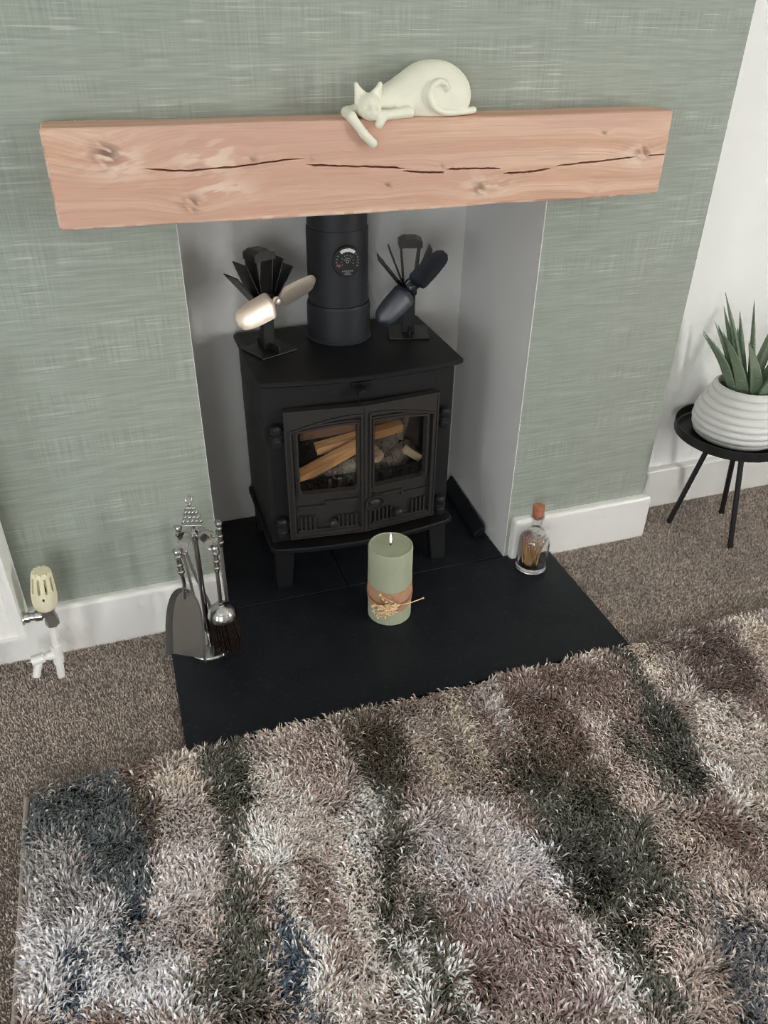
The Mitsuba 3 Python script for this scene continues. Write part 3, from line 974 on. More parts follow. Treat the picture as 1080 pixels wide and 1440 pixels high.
tw = [tube([(.0545 * math.cos(t), .0545 * math.sin(t), z + .010 * (1 - math.cos(t + 1.85))) for t in np.linspace(0, 2 * math.pi, 50)], .0010, 6) for z in (.062, .066)]
lp = curve([(.006, -.0575, .066), (-.008, -.061, .048), (-.024, -.0595, .054), (-.010, -.0585, .070), (.006, -.0575, .066), (.026, -.0555, .062)], 30)
put('twine', c_at(trimesh.util.concatenate(tw + [tube(lp, .0010, 6)])), 'm_twine', cd, smooth=True)
rd = random.Random(11)
fd = []
root = np.array([.006, -.0575, .068])
fd.append(tube(curve([root, (.030, -.0565, .066), (.066, -.054, .070)], 8), .0013, 6))
fd.append(tri(ball((.066, -.054, .070), .0024, 8)))
for i in range(38):
    ang = math.radians(rd.uniform(-46, 40))
    L = rd.uniform(.030, .066)
    e = root + np.array([-L * math.cos(ang), -rd.uniform(.002, .014) + .010 * (L / .06) ** 2, L * math.sin(ang) + .002])
    md = (root + e) / 2 + np.array([0, -.006, .002])
    P = curve([root, md, e], 8)
    fd.append(tube(P, .0006, 5))
    for j in range(rd.randint(3, 5)):
        b = P[rd.randint(3, 7)] + np.array([rd.uniform(-.004, .004), rd.uniform(-.005, .001), rd.uniform(-.005, .005)])
        fd.append(move(ball((0, 0, 0), .0025, 8, (1.8, .85, .85)), b, rx=rd.uniform(-40, 40), ry=rd.uniform(-60, 60), rz=rd.uniform(-40, 40)))
put('dried_flowers', c_at(trimesh.util.concatenate(fd)), 'm_dried', cd, smooth=True, label='sprig of dried straw flowers')
put('wick', c_at(tube([(0, 0, .2015), (.0004, 0, .206), (0, 0, .2105)], .0013, 8)), 'm_wick', cd, smooth=True)
put('flame', c_at(lathe([(0, .2085), (.0022, .2100), (.0030, .2155), (.0030, .222), (.0018, .231), (0, .2385)], 16)), 'm_flame', cd, smooth=True,
    emitter={'type': 'area', 'radiance': {'type': 'rgb', 'value': [1.6, 1.45, 1.2]}})

# ------------------------------------------------------------------ bottle of matches
bo = thing('glass_bottle', 'clear glass bottle with a cork, filled with matches, at the right corner of the hearth', 'bottle')
OX, OY = .7985, -.0650
o_at = lambda m: move(m, (OX, OY, 0.0003))
gp = [(0, 0), (.037, 0), (.0405, .0035), (.0412, .008), (.0412, .086), (.0395, .097), (.0345, .107), (.0255, .1155), (.0175, .1205), (.0147, .1265), (.0143, .157), (.0172, .1590), (.0178, .1625), (.0168, .1655), (.0128, .1655),
      (.0118, .160), (.0117, .128), (.0145, .1195), (.0240, .1125), (.0325, .1045), (.0372, .0955), (.0386, .086), (.0386, .020), (.0370, .0155), (.030, .0135), (0, .0145)]
put('glass', o_at(lathe(gp, 56)), 'm_glass', bo, smooth=40)
put('cork', o_at(lathe([(0, .1565), (.0100, .1565), (.0112, .161), (.0116, .1656), (.0150, .1662), (.0155, .190), (.0145, .1925), (0, .193)], 28)), 'm_cork', bo, smooth=35)
rm = random.Random(21)
heads = []
for i in range(62):
    for _ in range(60):
        r, t = .0335 * math.sqrt(rm.random()), rm.uniform(0, 6.283)
        hp = np.array([r * math.cos(t) + .001, r * math.sin(t), rm.uniform(.088, .096) - .20 * max(0, r - .02)])
        if all(np.linalg.norm(hp - o) > .0034 for o in heads):
            break
    heads.append(hp)
    tb = t + .55
    rb = r * .62
    bp = np.array([rb * math.cos(tb) - .004, rb * math.sin(tb), .0165])
    col_ = 'pink' if (hp[0] < -.004 or rm.random() < .35) else 'aqua'
    k = thing('match', ('pink tipped' if col_ == 'pink' else 'pale blue tipped') + ' wooden match standing in the corked glass bottle', 'match', f'{"pink" if col_ == "pink" else "pale blue"} tipped matches in the bottle')
    d = (hp - bp) / np.linalg.norm(hp - bp)
    put('stick', o_at(rod(bp, hp, .00115, 4)), 'm_match', k)
    put('head', o_at(along(lathe([(0, -.002), (.0015, -.0015), (.0019, .001), (.0016, .003), (0, .0042)], 8), hp, hp + d)), 'm_match_' + col_, k, smooth=True)

# ------------------------------------------------------------------ fireside companion set
TX, TY = -.0550, -.1120
cs = thing('tool_stand', 'polished chrome companion set stand on the left corner of the hearth', 'tool stand')
put('base', move(lathe([(0, .0003), (.049, .0003), (.050, .003), (.047, .007), (.036, .0095), (.016, .011), (.010, .016), (0, .016)], 48), (TX, TY, 0)), 'm_chrome', cs, smooth=35)
put('pole', move(lathe([(0, .015), (.0062, .015), (.0062, .300), (.0085, .302), (.0085, .306), (.0055, .308), (.0055, .316), (.0085, .318), (.0085, .322), (.0045, .325), (.0045, .340), (0, .340)], 24), (TX, TY, 0)), 'm_chrome', cs, smooth=35)
HOOK = {'shovel': (-.0400, -.0400), 'brush': (.0385, -.0400), 'poker': (.0500, .0350), 'tongs': (-.0270, .0370)}
for hx, hy in HOOK.values():
    rr = math.hypot(hx, hy)
    ux, uy = hx / rr, hy / rr
    prof = [(.005, .318), (.018, .3195), (.032, .314), (.041, .303), (.0445, .291)]
    P = curve([(TX + ux * q, TY + uy * q, z) for q, z in prof], 16)
    wv = np.array([-uy, ux, 0])
    ww = np.interp(np.linspace(0, 1, 16), [0, .3, .75, 1], [.004, .010, .0125, .007])
    V = np.vstack([P + wv * ww[:, None], P - wv * ww[:, None], P + wv * ww[:, None] - [0, 0, .0014], P - wv * ww[:, None] - [0, 0, .0014]])
    F = []
    for i in range(15):
        for A_, B_ in ((0, 1), (3, 2), (2, 0), (1, 3)):
            F += [[A_ * 16 + i, B_ * 16 + i, B_ * 16 + i + 1], [A_ * 16 + i, B_ * 16 + i + 1, A_ * 16 + i + 1]]
    F += [[0, 32, 48], [0, 48, 16], [15, 31, 63], [15, 63, 47]]
    am = trimesh.Trimesh(V, F, process=False); am.fix_normals()
    e = P[-1]
    hk = tube(curve([e, e + [ux * .003, uy * .003, -.010], e + [ux * .010, uy * .010, -.012], e + [ux * .015, uy * .015, -.004], e + [ux * .014, uy * .014, .003]], 16), .0017, 8)
    put('arm', trimesh.util.concatenate([am, hk]), 'm_chrome', cs, smooth=35)
fb = [move(torus(.0072, .0021, 24, 8), (TX, TY, .4030), rx=70, rz=15)]
rows_ = [(.3475, 5, .0088), (.3585, 4, .0085), (.3695, 4, .0072), (.3805, 3, .0066), (.3900, 1, .006)]
for zi, (z, n_, st_) in enumerate(rows_):
    for j in range(n_):
        x = (j - (n_ - 1) / 2) * st_
        fb.append(move(ball((0, 0, 0), .0050, 12, (1.45, .62, .62)), (TX + x * .97, TY - x * .26, z), ry=-52 + (zi % 2) * 14, rz=-15))
fb.append(move(rbox(-.020, .020, -.003, .003, -.002, .002, .0015), (TX, TY, .3395), rz=-15))
put('finial', trimesh.util.concatenate(fb), 'm_chrome', cs, smooth=True, label='woven knot finial with a ring on top')


def tool_handle(k, top, low):
    """turned handle from top down to low, with a hanging ring"""
    L = np.linalg.norm(np.array(top) - np.array(low))
    pf = [(0, 0), (.0062, .001), (.0078, .005), (.0078, .009), (.005, .012), (.005, .014), (.0074, .017), (.0074, .021), (.0058, .023), (.0060, .034), (.0078, .036), (.0078, .040), (.0062, .042), (.0064, .051), (.0082, .053), (.0082, .057), (.006, .060), (.0045, .064), (0, .064)]
    put('handle', along(lathe(pf, 20), top, low), 'm_chrome', k, smooth=35)
    put('ring', move(torus(.0078, .0011, 20, 6), np.array(top) + [0, 0, -.003], rx=12, ry=10), 'm_chrome', k, smooth=True)


# shovel
sv = thing('hearth_shovel', 'flat grey steel hearth shovel hanging at the left front of the companion set', 'shovel')
hp_ = np.array([TX - .0410, TY - .0330, .3080])
hl_ = np.array([TX - .0380, TY - .0370, .2420])
tool_handle(sv, hp_, hl_)
A0 = math.radians(30)
U = np.array([math.cos(A0), -math.sin(A0), 0]); N_ = np.array([-math.sin(A0), -math.cos(A0), 0])
O = np.array([-.1080, -.1500, .0180])
Vv = np.array([.020, .010, .19]); Vv = Vv / np.linalg.norm(Vv)


def arch_pts(hw, H, zb, n=24):
    t = np.linspace(0, math.pi, n)
    return np.c_[-hw * np.sign(np.cos(t)) * np.abs(np.cos(t)) ** .85, zb + (H - zb) * np.sin(t) ** .62]


out_, inn_ = arch_pts(.0470, .193, 0.0), arch_pts(.0355, .176, 0.0)
n = len(out_)
w3 = lambda q, d: O + q[:, :1] * U + q[:, 1:] * Vv + d * N_
Vf = np.vstack([w3(out_, .012), w3(inn_, 0), w3(out_, .0105), w3(inn_, -.0014)])
F = []
for i in range(n - 1):
    F += [[i, i + 1, n + i + 1], [i, n + i + 1, n + i], [2 * n + i, 3 * n + i + 1, 2 * n + i + 1], [2 * n + i, 3 * n + i, 3 * n + i + 1], [i, 2 * n + i + 1, i + 1], [i, 2 * n + i, 2 * n + i + 1]]
F += [[0, n, 3 * n], [0, 3 * n, 2 * n], [n - 1, 3 * n - 1, 4 * n - 1], [n - 1, 4 * n - 1, 2 * n - 1]]
for i in range(1, n - 1):
    F += [[n, n + i + 1, n + i], [3 * n, 3 * n + i, 3 * n + i + 1]]
F += [[n, 3 * n, 4 * n - 1], [n, 4 * n - 1, 2 * n - 1]]
pan = trimesh.Trimesh(Vf, F, process=False); pan.fix_normals()
put('pan', pan, 'm_steel', sv, smooth=25)
pt = O + Vv * .190 + N_ * .006
put('shaft', tube([hl_ + (hl_ - hp_) * -.05, pt + [0, 0, .012], O + Vv * .166 + N_ * .0105], [.0042, .0042, .004], 10), 'm_chrome', sv, smooth=35)
put('rivet', tri(ball(O + Vv * .1835 + N_ * .009 + U * .003, .0024, 10)), 'm_chrome', sv, smooth=True)
put('rivet', tri(ball(O + Vv * .1735 + N_ * .0035 + U * .004, .0024, 10)), 'm_chrome', sv, smooth=True)
# brush
br = thing('hearth_brush', 'chrome capped hearth brush with dark bristles hanging at the right front of the companion set', 'brush')
bt_, bl_, bc_ = np.array([TX + .0370, TY - .0330, .3010]), np.array([TX + .0345, TY - .0370, .2350]), np.array([-.0220, -.1530, .1470])
tool_handle(br, bt_, bl_)
put('shaft', rod(bl_ + (bt_ - bl_) * .02, bc_, .0042), 'm_chrome', br, smooth=35)
put('cap', along(lathe([(0, -.008), (.0055, -.007), (.0058, -.003), (.010, 0), (.020, .004), (.028, .012), (.0315, .022), (.0325, .026), (.0325, .030), (.028, .030), (.026, .022), (0, .014)], 40), bc_, bc_ + np.array([.004, .004, -.14])), 'm_chrome', br, smooth=35)
bs = []
for i in range(420):
    r, t = math.sqrt(rd.random()), rd.uniform(0, 6.283)
    p0 = bc_ + np.array([.0255 * r * math.cos(t), .0255 * r * math.sin(t), -.022])
    p1 = bc_ + np.array([.004 + .035 * r * math.cos(t + .1), .002 + .031 * r * math.sin(t + .1), -.118 - rd.uniform(0, .018)])
    bs.append(tube([p0, (p0 + p1) / 2 + np.array([math.cos(t), math.sin(t), 0]) * .0025 * r, p1], [.0011, .0011, .0006], 3, caps=False))
put('bristles', trimesh.util.concatenate(bs), 'm_bristle', br, kind='stuff')
# poker and tongs at the back
pk = thing('poker', 'chrome poker hanging at the back right of the companion set', 'poker')
t_, l_ = np.array([TX + .0560, TY + .0400, .3120]), np.array([TX + .0550, TY + .0385, .246])
tool_handle(pk, t_, l_)
put('shaft', tube(curve([l_, (TX + .054, TY + .036, .16), (TX + .0540, TY + .034, .052), (TX + .060, TY + .028, .040)], 16), .0042, 10), 'm_steel', pk, smooth=35)
tg = thing('fire_tongs', 'chrome fire tongs hanging at the back left of the companion set', 'tongs')
t_, l_ = np.array([TX - .0290, TY + .0430, .3150]), np.array([TX - .0250, TY + .0400, .250])
tool_handle(tg, t_, l_)
for dx, ex in ((-.003, -.006), (.004, .022)):
    put('jaw', tube(curve([l_ + [dx, 0, 0], (TX - .016 + dx * 2, TY + .034, .18), (TX - .010 + ex, TY + .028, .10), (TX - .004 + ex * .4, TY + .026, .060)], 18), .0034, 8), 'm_steel', tg, smooth=35)

# ------------------------------------------------------------------ radiator and its valve
ra = thing('radiator', 'white panel radiator end at the left edge against the papered wall', 'radiator')
RX, RY0, RY1, RZ0, RZ1 = -.4228, -.1190, -.0256, .132, .72
fr = sbox(-1.42, RZ0, RX, RZ1)
put('front_panel', plate(fr, RY0 + .004, RY0 + .014), 'm_gloss_white', ra)
put('panel_rim', plate(fr.difference(fr.buffer(-.0085, join_style=2)), RY0, RY0 + .0045), 'm_gloss_white', ra)
put('raised_field', slab(sbox(-1.395, RZ0 + .020, RX - .020, RZ1 - .02), 0, .0040, .0018).apply_transform(np.array([[1, 0, 0, 0], [0, 0, -1, RY0 + .0045], [0, 1, 0, 0], [0, 0, 0, 1.0]])), 'm_gloss_white', ra)
put('side_cover', rbox(RX - .012, RX, RY0 + .010, RY1, RZ0 + .004, RZ1, .003), 'm_gloss_white', ra, smooth=30)
put('back_panel', box(-1.42, RX - .012, RY1 - .010, RY1, RZ0, RZ1), 'm_gloss_white', ra)
put('top_grille', box(-1.42, RX - .01, RY0 + .012, RY1, RZ1 - .004, RZ1), 'm_gloss_white', ra)
put('wall_bracket', box(-.70, -.66, RY1, -.0008, .25, .62), 'm_gloss_white', ra)
va = thing('radiator_valve', 'cream thermostatic radiator valve on a white pipe rising from the carpet', 'valve')
VB, VT = np.array([-.3740, -.098, .1880]), np.array([-.3628, -.098, .2880])
vl = np.linalg.norm(VT - VB)
head = man(lathe([(0, 0), (.0185, 0), (.0225, .007), (.0248, .018), (.0252, .032), (.0242, .050), (.0212, .078), (.0194, .090), (.0170, .0945), (0, .0945)], 48))
cut = []
for i in range(10):
    t = i / 10 * 2 * math.pi + .02
    cut.append(tri(m3.Manifold.cube((.022, .0056, .036), True).translate((.0235, 0, .066)).rotate((0, 0, math.degrees(t)))))
    cut.append(tri(m3.Manifold.cube((.012, .0040, .008), True).translate((.0195, 0, .0950)).rotate((0, 0, math.degrees(t + .31)))))
for q in cut:
    head = head - man(q)
put('head', along(tri(head), VB, VT), 'm_cream', va, smooth=30, label='cream slotted thermostatic head')
put('core', along(lathe([(0, .046), (.0128, .046), (.0124, .085), (0, .085)], 24), VB, VT), 'm_black_metal', va, smooth=35)
mk = [sbox(-.0016, .0375, .0014, .0395), sbox(.0002, .0330, .0018, .0395), sbox(-.0022, .0355, .0018, .0366)]
mkm = trimesh.util.concatenate([plate(q, -.0258, -.0240) for q in mk])
mkm.vertices = np.c_[mkm.vertices[:, 0], mkm.vertices[:, 1], mkm.vertices[:, 2]]
put('number_mark', along(mkm, VB, VT), 'm_black_metal', va)
BC = np.array([-.3700, -.098, .165])
put('valve_body', cat_([along(lathe([(0, -.012), (.0125, -.012), (.0125, .006), (.0150, .012), (.0172, .018), (.0172, .024), (0, .024)], 28), BC, VB + (VB - BC) * .05)]), 'm_steel', va, smooth=35)
nut = m3.Manifold.cylinder(.014, .0140, .0140, 6)
put('nut', along(tri(nut), BC + [0, 0, -.025], BC + [.001, 0, 0]), 'm_steel', va)
tail = lathe([(0, 0), (.0075, 0), (.0075, .012), (.0115, .013), (.0115, .026), (.0085, .028), (.0085, .036), (.011, .037), (.011, .046), (.014, .047), (.014, .0525), (0, .0525)], 24)
put('tail', along(tail, BC + [-.002, 0, .004], (RX, -.098 + .0, .1695)), 'm_chrome', va, smooth=35)
PB, PT = np.array([-.3830, -.098, ZC - .004]), np.array([-.3705, -.098, .1445])
pd = (PT - PB) / np.linalg.norm(PT - PB)
put('pipe', rod(PB, PT, .0082, 20), 'm_pipe_white', va, smooth=35)
TC = PB + pd * .075
put('tee', trimesh.util.concatenate([rod(PB + pd * .048, PB + pd * .100, .0112, 20), rod(TC, TC + np.array([-.020, 0, -.003]), .0108, 20)]), 'm_pipe_white', va, smooth=35)
E1 = TC + np.array([-.054, -.002, -.0075])
put('drain_body', trimesh.util.concatenate([rod(TC + np.array([-.018, 0, -.003]), E1, .0080, 20), rod(TC + np.array([-.028, 0, -.004]), E1 + [.002, 0, 0], .0118, 20)]), 'm_pipe_white', va, smooth=35)
put('drain_spout', rod(E1 + [.014, 0, 0], E1 + [.002, -.010, -.036], .0085, 18), 'm_pipe_white', va, smooth=35)
put('drain_screw', rod(E1, E1 + [-.0055, 0, 0], .0040, 12), 'm_steel', va, smooth=35)

# ------------------------------------------------------------------ stool, pot and aloe
so = thing('tripod_stool', 'small black metal tripod stool with a round tray top in the white alcove', 'stool')
KX, KY = 1.3830, -.0380
put('tray', move(lathe([(0, .2880), (.146, .2880), (.1525, .2925), (.1535, .3170), (.1515, .3175), (.1500, .2950), (.145, .2915), (0, .2915)], 72), (KX, KY, 0)), 'm_black_metal', so, smooth=35)
for (x, y) in ((1.2977, .0182), (1.475, .0101), (1.3824, -.1425)):
    tp_ = np.array([KX + (x - KX) * .42, KY + (y - KY) * .42, .2885])
    lg = put('leg', rod(tp_, (x, y, ZC + .006), .0072, 14), 'm_black_metal', so, smooth=35)
    put('foot', rod(np.array([x, y, ZC + .0095]), (x, y, ZC - .001), .0084, 14), 'm_black_metal', lg, smooth=35)
po = thing('ribbed_pot', 'white ceramic pot with rounded horizontal ribs standing on the black stool', 'pot')
env = lambda t: np.interp(t, [0, .06, .16, .30, .48, .68, .86, 1], [.100, .108, .1150, .1190, .1165, .1040, .0910, .0815])
prof = [(0, 0), (.094, 0)]
H = .148
NR = 8
for t in np.linspace(0.0, 1.0, NR * 10 + 1):
    w_ = abs(math.sin(t * NR * math.pi)) ** .5
    prof.append((float(env(t)) - .0062 + .0070 * w_, t * H))
prof += [(.0770, H + .001), (.0735, H - .003), (.0735, H - .030), (0, H - .030)]
PZ = .2918
put('body', move(lathe(prof, 96), (KX + .005, KY, PZ)), 'm_pot', po, smooth=50)
put('soil', move(lathe([(0, H - .0295), (.0725, H - .0295), (.0725, H - .020), (.03, H - .014), (0, H - .014)], 40), (KX + .005, KY, PZ)), 'm_soil', po, smooth=35)
al = thing('aloe_plant', 'green aloe with pointed upright leaves growing in the white ribbed pot', 'plant')
BZ_ = PZ + H - .022


def leaf(base, mid, tip, w, th):
    P = curve([base, mid, tip], 14)
    s = np.linspace(0, 1, 14)
    wd = w * np.interp(s, [0, .15, .45, .75, .93, 1], [.80, 1.0, .82, .46, .14, .02])
    t = np.gradient(P, axis=0); t /= np.linalg.norm(t, axis=1, keepdims=True)
    outw = np.array([base[0] - (KX + .005), base[1] - KY, 0.0]); outw = outw / (np.linalg.norm(outw) + 1e-6)
    side = np.cross(t, outw); side /= np.linalg.norm(side, axis=1, keepdims=True) + 1e-9
    nn = np.cross(side, t)
    n = 10
    V = []
    for i in range(14):
        for j in range(n):
            a = 2 * math.pi * j / n
            c_, s_ = math.cos(a), math.sin(a)
            V.append(P[i] + side[i] * wd[i] * c_ + nn[i] * (th * wd[i] / w * s_ * (1.0 if s_ < 0 else .35)) + nn[i] * (-.30 * th * (1 - abs(c_))) * (wd[i] / w))
    V = np.array(V)
    F = []
    for i in range(13):
        for j in range(n):
            q = (j + 1) % n
            F += [[i * n + j, i * n + q, (i + 1) * n + q], [i * n + j, (i + 1) * n + q, (i + 1) * n + j]]
    m = trimesh.Trimesh(V, F, process=False)
    return m


LEAVES = [  # tip, base offset (dx, dy), half width, thickness, bow
    ((1.190, -.045, .607), (-.048, -.005), .017, .010, .26), ((1.215, -.030, .583), (-.046, .014), .013, .009, .25), ((1.240, -.060, .600), (-.034, -.030), .018, .011, .20), ((1.250, -.010, .612), (-.030, .020), .015, .010, .18),
    ((1.242, -.030, .690), (-.020, .004), .018, .011, .14), ((1.285, .010, .640), (-.010, .030), .015, .010, .12), ((1.300, .030, .585), (-.004, .042), .013, .009, .14), ((1.300, -.085, .580), (-.008, -.046), .021, .012, .20),
    ((1.326, -.040, .668), (.010, -.010), .022, .012, .08), ((1.365, .030, .570), (.020, .040), .014, .009, .08), ((1.425, -.080, .560), (.024, -.040), .023, .012, .22), ((1.500, -.050, .600), (.034, -.012), .022, .012, .24),
    ((1.255, .030, .570), (-.040, .028), .011, .008, .26), ((1.275, -.050, .560), (-.018, -.022), .013, .009, .16), ((1.340, .010, .620), (.004, .020), .013, .009, .08), ((1.300, .000, .630), (-.006, .012), .013, .009, .10),
    ((1.555, -.010, .585), (.046, .006), .020, .011, .28), ((1.470, .000, .650), (.022, .014), .018, .011, .14), ((1.530, -.090, .520), (.044, -.030), .020, .011, .32), ((1.370, -.130, .520), (.000, -.054), .022, .012, .30), ((1.520, .040, .560), (.040, .032), .017, .010, .26)]
for tip, (dx, dy), w, th, bow in LEAVES:
    b = np.array([KX + .005 + dx, KY + dy, BZ_])
    tip = np.array(tip)
    md = b + (tip - b) * .5 + np.array([(KX + .005 - (b[0] + tip[0]) / 2), (KY - (b[1] + tip[1]) / 2), 0]) * -.05 + np.array([-(tip[0] - b[0]), -(tip[1] - b[1]), 0]) * bow * .55
    put('leaf', leaf(b, md, tip, w * .88, th), 'm_leaf', al, smooth=True)

